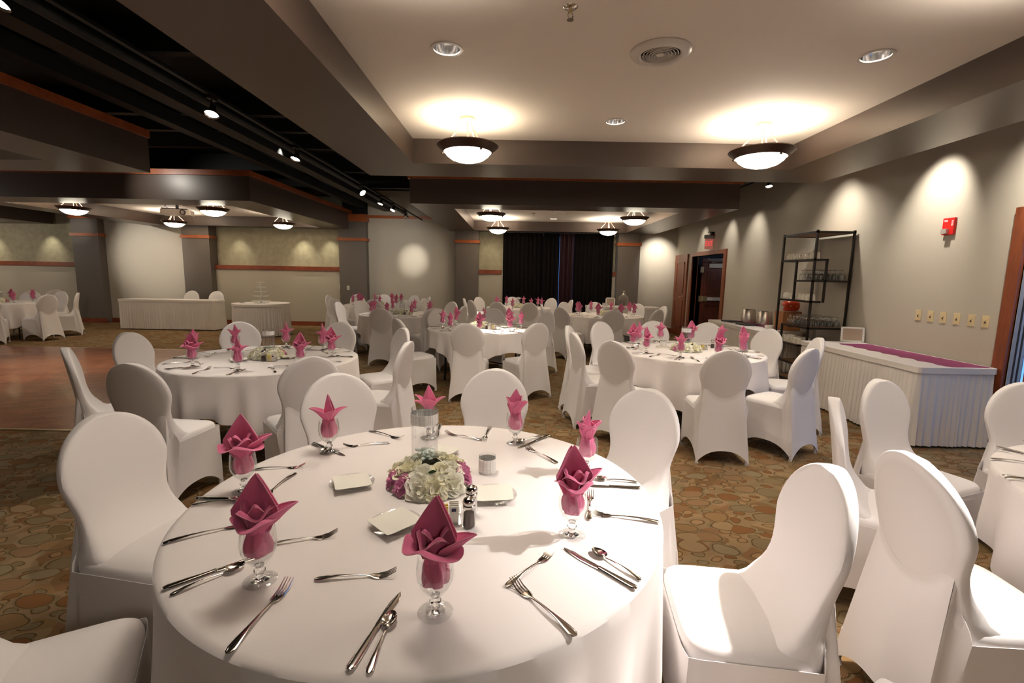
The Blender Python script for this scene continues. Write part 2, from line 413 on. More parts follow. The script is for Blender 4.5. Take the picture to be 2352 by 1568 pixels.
def hole_panel(x0, x1, y0, y1, z, holes):
    bm = bmesh.new(); es = []
    def loop(pts):
        vs = [bm.verts.new(p) for p in pts]
        for i in range(len(vs)): es.append(bm.edges.new((vs[i], vs[(i+1) % len(vs)])))
    loop([(x0, y0, z), (x1, y0, z), (x1, y1, z), (x0, y1, z)])
    for cx, cy, r in holes: loop([(cx+r*cos(2*pi*i/32), cy+r*sin(2*pi*i/32), z) for i in range(32)])
    bmesh.ops.triangle_fill(bm, use_beauty=True, use_dissolve=False, edges=es)
    me = bpy.data.meshes.new('ceiling'); bm.to_mesh(me); bm.free(); return me
def bay(ox0, ox1, oy0, oy1, ix0, ix1, iy0, iy1, holes=(), caps='NSWE'):
    b = MB()
    for a in ((ox0, ox1, oy0, iy0), (ox0, ox1, iy1, oy1), (ox0, ix0, iy0, iy1), (ix1, ox1, iy0, iy1)):
        b.box(a[0], a[1], a[2], a[3], ZS, ZCAP)
    struct('ceiling', b, M['dark'], smooth=False)
    me = hole_panel(ix0, ix1, iy0, iy1, ZC, holes); me.materials.append(M['cream'])
    o = bpy.data.objects.new('ceiling', me); COL.objects.link(o); o['kind'] = 'structure'
    struct('ceiling', bx(ix0, ix1, iy0, iy1, ZC+.22, ZC+.24), M['black'], smooth=False)
    global k
    c = MB()
    c.box(ox0-.03, ox0+.05, oy0-.03, oy1, ZCAP, ZT); c.box(ox1-.05, ox1+.03, oy0-.03, oy1, ZCAP, ZT)
    c.box(ox0+.05, ox1-.05, oy0-.03, oy0+.05, ZCAP, ZT)
    if oy1 < 13: c.box(ox0+.05, ox1-.05, oy1-.05, oy1+.03, ZCAP, ZT)
    struct('trim_%d' % k, c, M['cap'], smooth=False); k += 1
CANS = [(-.47, 3.28), (2.28, 3.28), (.9, 4.66)]
bay(-1.80, 3.66, .54, 6.02, -1.13, 2.93, 1.24, 5.33, [(x, y, .088) for x, y in CANS]+[(.9, 3.27, .125), (.93, 1.95, .088)])
bay(-1.82, 3.76, 8.30, 13.4, -1.13, 2.93, 8.88, 12.98, [(.93, 12.3, .088)])
bay(-10.15, -4.56, .54, 6.10, -9.5, -5.28, 1.24, 5.50)
bay(-10.15, -4.56, 8.34, 13.4, -9.55, -5.28, 9.02, 13.02)
bay(XL, -12.85, 8.34, 13.4, XL, -13.5, 9.0, 12.9)
bay(XL, -12.85, .54, 6.10, XL, -13.5, 1.2, 5.5)
bay(-1.80, 3.66, YB, -1.7, -1.13, 2.93, YB, -2.4)
# black joists and duct in the open deck
js = MB()
for y in (1.2, 2.9, 4.6, 6.3, 7.0, 7.9, 9.6, 11.3): js.box(-13, XR, y-.05, y+.05, 3.45, ZD)
js.box(-3.65, -3.45, 0, YW, 3.2, 3.5); js.box(-4.3, -4.15, 0, YW, 3.25, 3.4); js.box(-11.8, -11.6, 0, YW, 3.2, 3.5)
struct('ceiling', js, M['joist'], smooth=False)
tag(MB().tube([(-3.05, 0, 3.15), (-3.05, YW, 3.15)], .045, 10).build('ceiling_conduit', M['joist']), 'black pipe running along the open dark ceiling above the track lights', 'pipe')
tag(bx(-8.4, -7.9, 8.6, 8.7, 3.2, 3.42).build('ceiling_tile', M['white_metal'], smooth=False), 'small pale panel glimpsed above the left ceiling bulkhead', 'panel')

# ------------------------------------------------------------------ doors, windows, curtain on the shell
def door_frame(n, y0, y1, z, w=.13):
    f = MB(); f.box(XR-.03, XR+.14, y1, y1+w, 0, z+w*.7); f.box(XR-.03, XR+.14, y0-w, y0, 0, z+w*.7); f.box(XR-.03, XR+.14, y0, y1, z, z+w*.7)
    o = struct('door_%d' % n, f, M['door'], smooth=False); return o
# single panelled door
d1 = struct('door_1', bx(XR-.045, XR-.005, 12.42, 13.34, .01, 2.15), M['door'], smooth=False)
pf = MB()
for z0, z1 in ((.22, .95), (1.15, 1.95)):
    y0, y1 = 12.58, 13.18
    for a in ((y0, y1, z0, z0+.035), (y0, y1, z1-.035, z1), (y0, y0+.035, z0, z1), (y1-.035, y1, z0, z1)): pf.box(XR-.058, XR-.044, *a)
pf.build('door_moulding', M['door'], d1, smooth=False)
hd = MB(); hd.lathe([(0, 0), (.028, 0), (.028, .012), (0, .012)], 16, mtx=Matrix.Rotation(-pi/2, 4, 'Y'), c=(XR-.045, 12.56, 1.04)); hd.tube([(XR-.05, 12.56, 1.04), (XR-.1, 12.56, 1.04), (XR-.105, 12.60, 1.04), (XR-.105, 12.72, 1.035)], .011)
hd.build('door_handle', M['brass'], d1)
for z in (.3, 1.1, 1.85): bx(XR-.052, XR-.03, 13.335, 13.36, z, z+.12).build('hinge', M['brass'], d1, smooth=False)
door_frame(2, 10.32, 12.14, 2.07)
# open leaf swung into the corridor
lf = thing('door_leaf', 'dark wooden door leaf with push bar standing open in the double doorway', 'door', (4.66, 12.02, 0), -.04)
bx(0, .95, 0, .045, .01, 2.03).build('panel', M['door2'], lf, smooth=False)
bx(.06, .9, -.05, -.012, .99, 1.07).build('push_bar', M['white_metal'], lf, smooth=False)
bx(.03, .14, -.055, 0, .97, 1.09).build('latch_box', M['brass'], lf, smooth=False)
bx(.16, .78, -.05, 0, 1.80, 1.90).build('door_closer', M['white_metal'], lf, smooth=False)
MB().tube([(.2, -.06, 1.93), (.55, -.16, 1.97), (-.02, -.4, 2.0)], .012).build('closer_arm', M['bucket'], lf)
for z in (.96, 1.68): bx(-.05, .03, -.02, .0, z, z+.14).build('hinge', M['brass'], lf, smooth=False)
pfm = MB()
for z0, z1 in ((.15, .9), (1.15, 1.72)):
    for a in ((.13, .82, z0, z0+.03), (.13, .82, z1-.03, z1), (.13, .16, z0, z1), (.79, .82, z0, z1)): pfm.box(a[0], a[1], -.012, .002, a[2], a[3])
pfm.build('moulding', M['door2'], lf, smooth=False)
cw = MB(); cw.box(7.0, 7.1, 8.4, 13.8, 0, 2.6); cw.box(XR+.12, 7.1, 13.0, 13.1, 0, 2.6); cw.box(XR+.12, 7.1, 8.4, 8.5, 0, 2.6); cw.box(XR+.12, 7.1, 8.4, 13.1, 2.5, 2.6)
struct('wall_corridor', cw, M['blue'], smooth=False)
# glazed outside door, near end of the right wall
door_frame(3, 2.25, 4.25, 2.12, .11)
g3 = struct('door_4', bx(XR+.02, XR+.07, 4.06, 4.12, 0, 2.12), M['base'], smooth=False)
st = MB()
bx(XR+.0, XR+.12, 4.236, 4.251, 0, 2.12)  .build('jamb', M['grey'], g3, smooth=False)
for xx in (.035, .075): bx(XR+xx, XR+xx+.016, 4.233, 4.24, 0, 2.12).build('seal', M['void'], g3, smooth=False)
for y0, y1 in ((3.93, 4.0), (3.18, 3.3), (2.25, 2.33)): st.box(XR+.02, XR+.07, y0, y1, 0, 2.12)
st.box(XR+.02, XR+.07, 2.25, 4.1, 0, .22); st.box(XR+.02, XR+.07, 2.25, 4.1, 2.0, 2.12)
st.build('stile', M['void'], g3, smooth=False)
bx(XR+.042, XR+.048, 2.3, 4.12, .2, 2.02).build('pane', M['pane'], g3, smooth=False)
bx(4.6, 30, 2.0, 4.6, -.1, -.02).build('floor_outside', M['grey'], smooth=False)['kind'] = 'structure'
# far window hidden by the curtains
wf = MB()
for a in ((-.36, -.28, 0, 2.72), (2.58, 2.66, 0, 2.72), (-.28, 2.58, 0, .3), (-.28, 2.58, 2.64, 2.72), (.72, .78, .3, 2.64)): wf.box(a[0], a[1], YW+.1, YW+.16, a[2], a[3])
w1 = struct('window_1', wf, M['void'], smooth=False)
bx(-.28, 2.58, YW+.12, YW+.126, .3, 2.64).build('pane', M['pane'], w1, smooth=False)
def curtain(x0, x1, name, label, m, y, seed, z1=2.69):
    r = random.Random(seed); L = x1-x0; ph = [r.uniform(0, 6) for _ in range(3)]; n = int(L/.012)
    def f(u, v):
        x = x0+u*L
        return (x, y+.028*sin(2*pi*x/.115+ph[0])+.012*sin(2*pi*x/.29+ph[1])+.008*v, .03+v*(z1-.03))
    mb = MB().grid(f, n, 6); return tag(mb.build(name, m, solid=.004), label, 'curtain', 'floor length curtains on the far wall')
curtain(-.36, .735, 'curtain', 'black pleated curtain left of the bright slit on the far wall', M['curtain'], YW-.06, 1)
curtain(.75, 1.20, 'curtain', 'black pleated curtain just right of the bright slit on the far wall', M['curtain'], YW-.07, 2)
curtain(1.20, 1.62, 'curtain', 'dark plum curtain with sheen in the middle of the far wall curtains', M['curtain2'], YW-.06, 3)
curtain(1.62, 2.68, 'curtain', 'black pleated curtain nearest the right column of the far wall', M['curtain'], YW-.07, 4)

# ------------------------------------------------------------------ ceiling lamps and fixtures
def lamp_proto():
    t = thing('bowl_pendant', '', 'ceiling lamp')
    # origin at the ceiling plane
    MB().lathe([(0, -.002), (.072, -.002), (.07, -.02), (.045, -.04), (.012, -.052), (.012, -.06), (0, -.06)], 24).build('canopy', M['copper'], t)
    MB().tube([(0, 0, -.05), (0, 0, -.30)], .006).build('stem', M['copper'], t)
    for q in range(3):
        a = 2*pi*q/3+.5; c, s = cos(a), sin(a)
        MB().tube([(.085*c, .085*s, -.105), (.215*c, .215*s, -.245)], .0055).build('rod', M['copper'], t)
        ch = MB()
        for j in range(3):
            f = j/3+.16; p = Vector((.06*c+.03*c*f, .06*s+.03*s*f, -.035-.07*f))
            rot = Matrix.Rotation(a, 4, 'Z') @ Matrix.Rotation(.5, 4, 'Y') @ Matrix.Rotation(pi/2*(j % 2), 4, 'Z')
            ch.tube([p+rot @ Vector((.010*cos(x), 0, .014*sin(x))) for x in [2*pi*i/10 for i in range(11)]], .0022, 5, False)
        ch.build('chain', M['copper'], t)
    MB().lathe([(.222, -.262), (.235, -.245), (.285, -.242), (.288, -.25), (.27, -.268), (.245, -.285), (.232, -.305), (.222, -.308), (.218, -.29), (.222, -.262)], 40).build('rim', M['rim'], t)
    for q in range(3):
        a = 2*pi*q/3+.5; MB().sphere((.236*cos(a), .236*sin(a), -.318), .012, 8).build('finial', M['rim'], t)
    MB().lathe([(.222, -.272), (.219, -.30), (.195, -.335), (.15, -.368), (.09, -.388), (.03, -.396), (0, -.397)], 40).build('glass_bowl', M['bowl_lit'], t)
    return Proto(t)
LP = lamp_proto()
def bowl(x, y, label, p=30, grp='bowl pendant lamps on the coffered ceilings'):
    LP.put((x, y, ZC), rnd.uniform(0, 2), label, grp)
    lamp('POINT', 'bowl_and_fill_light', (x, y, ZC-.30), p, WARM, size=.07)
bowl(-.47, 4.63, 'bronze rimmed glowing bowl pendant at upper centre, left one above the near tables', 6.5)
bowl(2.27, 4.65, 'bronze rimmed glowing bowl pendant at upper right, brightest halo on the ceiling', 19)
LB = 26
bowl(-.5, 9.5, 'far coffer bowl pendant, nearer one of its left pair', LB)
bowl(-.47, 12.3, 'far coffer bowl pendant, farther one of its left pair, before the curtain', LB)
bowl(2.35, 9.75, 'far coffer bowl pendant, nearer one of its right pair', LB)
bowl(2.3, 12.2, 'far coffer bowl pendant, farther one of its right pair, before the curtain', LB)
bowl(-5.93, 9.5, 'left coffer bowl pendant just right of the projector', LB)
bowl(-8.85, 9.7, 'left coffer bowl pendant in front of the leftmost dark column', LB)
bowl(-8.55, 12.1, 'left coffer bowl pendant hanging behind and below the projector', LB)
bowl(-5.8, 12.05, 'left coffer bowl pendant farthest right, above the cake table', LB)
for x, y, p in ((-.47, 1.93, 85), (2.27, 1.93, 105), (-6.0, 4.63, 14), (-8.8, 4.63, 14)): lamp('SPOT', 'bowl_and_fill_light', (x, y, ZC-.30), p, WARM, (x, y, 4), .1, 150, .4)
# lamps of the same coffers that hang above and beside the camera
for x, y, p in ((-.47, 1.93, 34), (2.27, 1.93, 30), (-.47, 4.63, 45), (2.27, 4.65, 45), (-6.0, 4.63, 40), (-8.8, 4.63, 40)):
    lamp('SPOT', 'bowl_and_fill_light', (x, y, ZC-.40), p, WARM, (x, y, 0), .2, 165, 1)

def can_proto():
    t = thing('recessed_downlight', '', 'downlight')
    MB().lathe([(.085, .002), (.085, -.006), (.102, -.006), (.104, 0), (.104, .002)], 32).build('trim_ring', M['white_metal'], t)
    MB().lathe([(.087, -.002), (.084, .04), (.07, .12), (.045, .16)], 32).build('reflector', M['reflector'], t)
    MB().lathe([(0, .155), (.05, .155), (.05, .162), (0, .162)], 24).build('bulb', M['bulb'], t)
    return Proto(t)
CP = can_proto()
for (x, y), l in zip(CANS, ('round recessed ceiling downlight at upper centre left of the vent, brightly lit', 'round recessed ceiling downlight at upper right near the grey beam', 'small round recessed ceiling downlight between the two bowl pendants')):
    CP.put((x, y, ZC), 0, l, 'recessed ceiling downlights')
CP.put((.93, 12.3, ZC), 0, 'tiny recessed ceiling downlight in the far coffer before the curtain', 'recessed ceiling downlights')
def vent(x, y, label, r=.19):
    t = thing('round_vent', label, 'ceiling vent', (x, y, ZC), 0, 'round ceiling air diffusers')
    s = r/.19
    MB().lathe([(a*s, b*s) for a, b in ((.19, 0), (.19, -.008), (.175, -.022), (.135, -.03), (.122, -.02), (.122, 0))], 48).build('flange', M['white_metal'], t)
    for i, rr in enumerate((.104, .084, .064, .045)):
        MB().lathe([(a*s, b*s) for a, b in ((rr, .006), (rr+.009, -.022), (rr+.006, -.024), (rr-.002, .004), (rr, .006))], 40).build('cone', M['white_metal'], t)
    MB().lathe([(0, -.02), (.026*s, -.022), (.026*s, -.012), (0, -.01)], 24).build('hub', M['white_metal'], t)
    MB().lathe([(0, .06), (.124*s, .06), (.124*s, .0)], 32).build('duct', M['void'], t)
vent(.9, 3.27, 'large round white ceiling air diffuser with concentric rings at upper centre')
vent(.92, 11.1, 'small looking round ceiling air diffuser in the far coffer', .17)
def sprinkler(x, y, label):
    t = thing('sprinkler', label, 'sprinkler', (x, y, ZC), .4, 'ceiling fire sprinklers')
    MB().lathe([(0, -.012), (.03, -.008), (.04, 0)], 24).build('escutcheon', M['steel'], t)
    MB().tube([(0, 0, 0), (0, 0, -.03)], .011).build('body', M['brass'], t)
    f = MB(); f.tube([(.012, 0, -.028), (.016, 0, -.045), (0, 0, -.062)], .003, 6); f.tube([(-.012, 0, -.028), (-.016, 0, -.045), (0, 0, -.062)], .003, 6); f.build('frame', M['steel'], t)
    MB().lathe([(0, -.062), (.019, -.062), (.019, -.065), (0, -.065)], 12).build('deflector', M['steel'], t)
sprinkler(.268, 2.78, 'chrome fire sprinkler head on the cream ceiling at top centre')
sprinkler(.39, 11.3, 'small fire sprinkler head in the far coffer above the curtain tables')
# projector
pj = thing('projector', 'white ceiling projector with trailing black cables in the left coffer', 'projector', (-6.95, 9.95, ZC), .35)
b = MB(); b.box(-.26, .26, -.16, .16, -.345, -.235); b.build('body', M['white_metal'], pj, smooth=False, bevel=.015)
bx(-.24, .2, -.14, .14, -.236, -.215).build('top_plate', M['void'], pj, smooth=False)
MB().lathe([(.05, 0), (.05, .03), (.04, .03), (.04, 0)], 20, c=(.14, -.17, -.29), mtx=Matrix.Rotation(pi/2, 4, 'X')).build('lens', M['void'], pj)
MB().tube([(0, 0, 0), (0, 0, -.22)], .028).build('mount', M['iron'], pj)
cb = MB(); cb.tube([(.02, 0, -.02), (-.14, -.02, -.09), (-.22, 0, -.17), (-.12, -.12, -.22)], .006, 6); cb.tube([(0, 0, -.03), (.2, .1, -.06), (.36, .2, -.04), (.3, .15, -.12), (.1, 0, -.14)], .006, 6); cb.build('cable', M['iron'], pj)

# track lights
def track(x, z, y0, y1, label):
    return tag(MB().box(x-.018, x+.018, y0, y1, z, z+.022).build('light_track', M['joist'], smooth=False), label, 'light track')
TX, TZ = -2.56, 2.95
track(TX, TZ, .2, 13.2, 'black lighting track hung in the open dark ceiling left of the near coffer')
track(4.05, 3.16, .4, YW-.2, 'black lighting track along the ceiling gap beside the right wall')
def head_proto():
    t = thing('track_spotlight', '', 'spotlight')
    bx(-.02, .02, -.05, .05, -.03, 0).build('adapter', M['iron'], t, smooth=False)
    MB().tube([(0, 0, -.02), (0, 0, -.075)], .007).build('stem', M['iron'], t)
    return t
HP = []
def spot(x, y, z, target, label, power, angle=34, color=WARM, size=.03, show=True):
    t = Vector(target); loc = Vector((x, y, z-.115)); d = (t-loc).normalized()
    if show:
        o = thing('track_spotlight', label, 'spotlight', (x, y, z), 0, 'track spotlights')
        bx(-.02, .02, -.05, .05, -.028, 0).build('adapter', M['iron'], o, smooth=False)
        MB().tube([(0, 0, -.02), (0, 0, -.09)], .007).build('stem', M['iron'], o)
        mt = d.to_track_quat('Z', 'Y').to_matrix().to_4x4()
        MB().lathe([(0, -.05), (.022, -.05), (.026, -.02), (.05, .03), (.056, .04), (.053, .04), (.045, .03), (.02, -.01)], 24, c=(0, 0, -.115), mtx=mt).build('reflector', M['steel'], o)
        MB().lathe([(0, .018), (.047, .026), (.047, .03), (0, .03)], 20, c=(0, 0, -.115), mtx=mt).build('bulb', M['bulb'], o)
    lamp('SPOT', 'spot_light', loc+d*.06, power, color, t, size, angle, 1)
def track_pt(px, py):
    'point on the left track seen at this pixel'
    d = CF+((px-1176)/FPX)*CR+((784-py)/FPX)*CU; t = TX/d.x
    return d.y*t
TL = [((8, 35), (-3.4, 1.2, 0), 'top left corner track spotlight, tilted, with silver reflector', 60, 50),
      ((488, 265), (-2.45, 3.0, 0), 'brightest track spotlight with starburst glare in the dark ceiling', 70, 50),
      ((681, 379), (-3.1, 4.7, 0), 'second track spotlight beyond the brightest one', 70, 50),
      ((831, 450), (-.22, 6.55, .76), 'third track spotlight beyond the brightest one', 1300, 18),
      ((875, 473), (-3.4, 8.2, 0), 'fourth track spotlight beyond the brightest one, ring lit', 40, 50),
      ((903, 488), (-3.3, 8.9, .4), 'fifth track spotlight beyond the brightest one, ring lit', 50, 34),
      ((932, 502), (-2.85, 13.4, 1.9), 'farthest track spotlight, close above the grey wall', 170, 25)]
for (px, py), tg, lb, pw, an in TL:
    spot(TX, track_pt(px, py), TZ, tg, lb, pw, an)
spot(4.05, 7.95, 3.16, (3.9, 7.0, 0), 'lone spotlight in the gap above the right wall', 40, 50)
# wall washers above the right wall, hidden by the bulkhead from here
for y, z, p, an in ((11.5, 2.25, 34, 52), (10.1, 2.25, 38, 52), (9.05, 2.1, 44, 64), (5.2, 2.3, 120, 62), (3.9, 2.5, 150, 84), (6.7, 2.2, 34, 80), (2.6, 2.4, 60, 80)):
    lamp('SPOT', 'wall_washer', (3.92, y-.15, 3.08), p, WARM, (4.45, y, z), .03, an, 1)
lamp('SPOT', 'wall_washer', (3.85, 6.6, 3.1), 60, WARM, (4.45, 6.4, .9), .03, 100, 1)
# spots in the open deck over the dance floor and the left bulkhead
lamp('SPOT', 'deck_spot', (-6.5, 7.2, 3.2), 40, WARM, (-5.95, 8.34, 2.82), .03, 74, 1)
lamp('SPOT', 'deck_spot', (-7.2, 7.2, 3.3), 260, WARM, (-7.0, 7.0, 0), .05, 62, 1)
lamp('SPOT', 'deck_spot', (-3.4, 7.2, 3.3), 110, WARM, (-3.8, 6.9, 0), .05, 70, .9)
lamp('SPOT', 'deck_spot', (-11.3, 10.3, 3.0), 300, WARM, (-10.15, 13.4, 1.8), .04, 46, 1)
lamp('SPOT', 'deck_spot', (-3.0, 10.2, 3.0), 100, WARM, (-3.5, 13.4, 1.9), .06, 62, 1)
lamp('SPOT', 'deck_spot', (-11.6, 11.7, 3.0), 30, WARM, (-11.95, 13.18, 2.62), .03, 36, 1)
# small ceiling spots grazing the far wall
for x, p in ((-13.05, 26), (-14.7, 26), (-7.75, 18), (-5.95, 30), (-5.2, 22), (-.7, 5)):
    lamp('SPOT', 'wall_spot', (x, 13.13, ZS-.02), p, (1, .94, .72), (x, YW+.1, 1.75), .02, 66, 1)
for x, p, an, zt in ((3.9, 90, 80, 2.0),):
    lamp('SPOT', 'wall_spot', (x, 12.6, ZS-.02), p, WARM, (x, YW, zt), .02, an, 1)
lamp('POINT', 'bowl_and_fill_light', (-14.8, 11, 2.45), 50, WARM, size=.2); lamp('POINT', 'bowl_and_fill_light', (-11.5, 7.2, 2.6), 40, WARM, size=.2)  # added fill lights without a pendant, raise the ambient at far left
lamp('POINT', 'corridor_fill', (5.9, 10.2, 2.3), 14, (.8, .9, 1), size=.1)  # added unseen fill, brightens the blue corridor wall

# ------------------------------------------------------------------ covered chair
def chair_proto():
    t = thing('banquet_chair', '', 'chair')
    # seated person faces +Y; origin on the floor under the seat
    def rear_y(z): return -.205-.07*max(0, (z-.45)/.5)**1.15
    def halfw(z):
        if z > .745: return sqrt(max(0, 1-((z-.745)/.21)**2))*.208
        f = (z-.44)/(.745-.44); return .208-.032*max(0, sin(pi*max(0, min(1, f))))**1.5
    zs_ = [.40+.345*i/12 for i in range(13)]+[.745+.21*sin(pi/2*i/12) for i in range(1, 13)]
    nu = 36
    def bk(u, v):
        z = zs_[round(v*(len(zs_)-1))]; w = halfw(z); yr = rear_y(z)
        th = .048*(min(1, w/.05))**.5; fil = .15*exp(-max(0, z-.452)/.06)
        yf = yr+th+fil; a = 2*pi*u; c, s = cos(a), sin(a); n = .38
        cx = abs(c)**(.42)*(1 if c > 0 else -1); sy = abs(s)**(.50)*(1 if s > 0 else -1)
        x = w*cx; ymid = (yf+yr)/2; y = ymid+(yf-yr)/2*sy
        y += .022*(x/.2)**2*(1 if z > .5 else .3)
        return (x, y, z)
    b = MB().grid(bk, nu, len(zs_)-1, cu=True)
    b.build('backrest', M['cover'], t)
    # seat cushion
    def ring(w, y0, y1, r, n=40):
        pts = []
        for i in range(n):
            a = 2*pi*i/n; c, s = cos(a), sin(a); e = .32
            pts.append((w*abs(c)**e*(1 if c > 0 else -1), (y0+y1)/2+(y1-y0)/2*abs(s)**e*(1 if s > 0 else -1)))
        return pts
    s = MB(); n = 40; prof = [(1.0, .405), (1.0, .44), (.975, .458), (.93, .468), (.7, .478), (.35, .484), (0.001, .486)]
    def st(u, v):
        j = round(v*(len(prof)-1)); k_, z = prof[j]; p = ring(.215, -.185, .205, 0, n)[round(u*n) % n]
        return (p[0]*k_, (p[1]+.0)*k_, z)
    s.grid(st, n, len(prof)-1, cu=True); s.build('seat', M['cover'], t)
    # skirt: four stretched sheets between the corner lines, arched hems at the floor
    FX, FYF, FYR = .212, .203, -.285
    def hemz(e, hh): return .012+hh*max(0, 1-abs(e)**2.5)
    sk = MB()
    def lerp(P, Q, v, out, k_):
        w = sin(pi*v)*k_
        return (P[0]+(Q[0]-P[0])*v-out[0]*w, P[1]+(Q[1]-P[1])*v-out[1]*w, P[2]+(Q[2]-P[2])*v)
    def rearf(u, v):
        e = 2*u-1; z0 = .545+.115*e*e; w = .168-.006*e**6
        P = (w*e, rear_y(z0)-.001+.020*e**8+.016*e*e, z0); Q = (FX*e, FYR, hemz(e, .105))
        return lerp(P, Q, v, (0, -1), .012*(1-e*e))
    def frontf(u, v):
        e = 2*u-1; return lerp((.216*e, .2075-.012*abs(e)**8, .437), (FX*e, FYF, hemz(e, .12)), v, (0, 1), .016*(1-e*e))
    sk.grid(rearf, 24, 12); sk.grid(frontf, 24, 10)
    for sg_ in (-1, 1):
        def sidef(u, v, sg_=sg_):
            e = 2*u-1
            if u < .78: y = .1955-(.1955+.17)*u/.78; P = (.2195*sg_-(.003 if u < .05 else 0)*sg_, y, .437)
            else:
                q = (u-.78)/.22; z = .437+(.66-.437)*q; k_ = min(1, q*2.4); k_ = k_*k_*(3-2*k_); X0 = .2195+(halfw(z)*.93-.2195)*k_ if q < .9 else .162+(halfw(z)*.93-.162)*(1-q)*10; P = (X0*sg_, -.17+(rear_y(.66)+.038+.17)*q, z)
            Q = (FX*sg_, FYF+(FYR-FYF)*u, hemz(e, .115))
            return lerp(P, Q, v, (sg_, 0), .014*(1-e*e))
        sk.grid(sidef, 32, 12)
    sk.build('cover_skirt', M['cover'], t, solid=.0016)
    for x in (-1, 1):
        for y in (FYF, FYR):
            yy = y-.006 if y > 0 else y+.020
            MB().tube([(x*(FX-.012), yy, .0), (x*(FX-.012), yy, .05), (x*(FX-.018), yy*.98, .16)], [.0155, .0145, .010], 10).build('leg', M['cover'], t)
    return Proto(t)
CH = chair_proto()
TABLES = {}
def clock(ang):
    h = round((90-math.degrees(ang))/30) % 12
    return ['twelve', 'one', 'two', 'three', 'four', 'five', 'six', 'seven', 'eight', 'nine', 'ten', 'eleven'][h]
TDESC = dict(T1='the foreground round table', T2='the table beside the dance floor', T3='the table near the black shelf', T4='the spotlit middle table',
             T5='the table left behind the spotlit one', T6='the far table before the curtain', T7='the table before the birdcage', T8='the table cut by the right edge',
             T9='the table cut by the left edge', T10='the far table by the grey wall')
TC = dict(T1=(-.283, 1.57), T2=(-2.2, 4.13), T3=(1.85, 5.07), T4=(-.48, 6.85), T5=(-2.15, 9.0), T6=(.08, 11.5), T7=(1.82, 9.62), T8=(2.665, 1.475), T9=(-10.95, 10.0), T10=(-3.35, 11.55))
USED = set()
BKV = [v.co.copy() for v in kids(CH.o)[0].data.vertices if v.co.z > .80] if 'back' in kids(CH.o)[0].name else [v.co.copy() for c in kids(CH.o) if c.name.startswith('backrest') for v in c.data.vertices if v.co.z > .80]
KIDS.clear()
def top_px(x, y, rz):
    c, s = cos(rz), sin(rz); best = None
    for v in BKV:
        P = Vector((x+v.x*c-v.y*s, y+v.x*s+v.y*c, v.z-HC)); d = P.dot(CF); py = 784-FPX*P.dot(CU)/d
        if best is None or py < best[1]: best = (1176+FPX*P.dot(CR)/d, py)
    return best
def chairs(tk, items):
    cx, cy = TC[tk]; tot = {}
    for it in items:
        if len(it) == 2 and tk in ('T1', 'T2', 'T3', 'T4', 'T8'):      # top of the back at a photo pixel
            p = at(it[0], it[1], .93); p = Vector((p.x, p.y)); tgt = p.copy(); C0 = Vector((cx, cy))
            for _ in range(6):
                ang = atan2(p.y-cy, p.x-cx); r = (p-C0).length; r0 = r-.265
                q = top_px(cx+r0*cos(ang), cy+r0*sin(ang), ang+pi/2); w = at(q[0], q[1], .93)
                p = p+(tgt-Vector((w.x, w.y)))*.8
            ang = atan2(p.y-cy, p.x-cx); r = (p-C0).length; r0 = max(r-.265, 1.02); print('CHAIR', tk, it, round(math.degrees(ang)), round(r, 2))
        elif len(it) == 2:      # far tables: snapped along the line of sight to 1.29 m from the table centre
            p = at(it[0], it[1], .955); d = Vector((p.x, p.y)).normalized(); best = None
            for q in range(-300, 301):
                s = 1+q/1000; pp = Vector((p.x*s, p.y*s)); e = abs((pp-Vector((cx, cy))).length-1.29)+abs(q)*.0004
                if best is None or e < best[0]: best = (e, pp)
            p = best[1]; ang = atan2(p.y-cy, p.x-cx); r = (p-Vector((cx, cy))).length; r0 = max(r-.265, 1.025)
        else:
            ang, r, p = math.radians(it[0]), it[1], None; r0 = max(r-.265, 1.025)
        tw = it[2] if len(it) == 3 else rnd.uniform(-.02, .02)
        cl = clock(ang); lab = 'white covered chair at %s o\'clock of %s' % (cl, TDESC[tk])
        n_ = 1
        while lab in USED: n_ += 1; lab = '%s white covered chair at %s o\'clock of %s' % (('', 'other', 'third')[n_-1], cl, TDESC[tk])
        USED.add(lab)
        CH.put((cx+r0*cos(ang), cy+r0*sin(ang), 0), ang+pi/2+tw, lab, 'white covered banquet chairs')
chairs('T1', [(770, 857), (1140, 845), (1490, 891), (1878, 1063), (258, 945), (-151, 1.31, .03), (-52, 1.29, 0)])
chairs('T2', [(325, 763), (152, 797), (290, 833), (548, 738), (785, 738), (720, 818), (929, 752), (941, 783)])
chairs('T3', [(1302, 747), (1322, 763), (1376, 738), (1412, 781), (1500, 736), (1627, 740), (1755, 755), (1658, 799), (1845, 797), (1835, 773)])
chairs('T4', [(1134, 708), (1001.7, 708), (909.6, 731), (1068, 742), (1239, 741), (1256, 716)])
chairs('T5', [(774, 694), (827, 689), (872, 707), (997, 705.5), (1041, 694), (1068, 700), (100, 1.29, 0)])
chairs('T6', [(a, 1.335, 0) for a in (180, 214, 142, 249, 280, 97, 48, 8)])
chairs('T7', [(1242, 700), (1294, 692), (1285, 706), (1410, 713), (1366, 695), (1467, 699), (1516, 711), (1528, 704)])
chairs('T8', [(1905, 910), (2010, 869), (2352, 877), (2050, 1034), (235, 1.29, 0)])
chairs('T9', [(-50, 1.25, 0), (-8, 1.27, 0), (36, 1.29, 0), (82, 1.29, 0), (112, 1.29, 0)])
chairs('T10', [(172, 1.29, 0), (130, 1.29, 0), (98, 1.29, 0), (57, 1.29, 0), (22, 1.29, 0), (-18, 1.29, 0), (-78, 1.29, 0), (-120, 1.29, 0)])
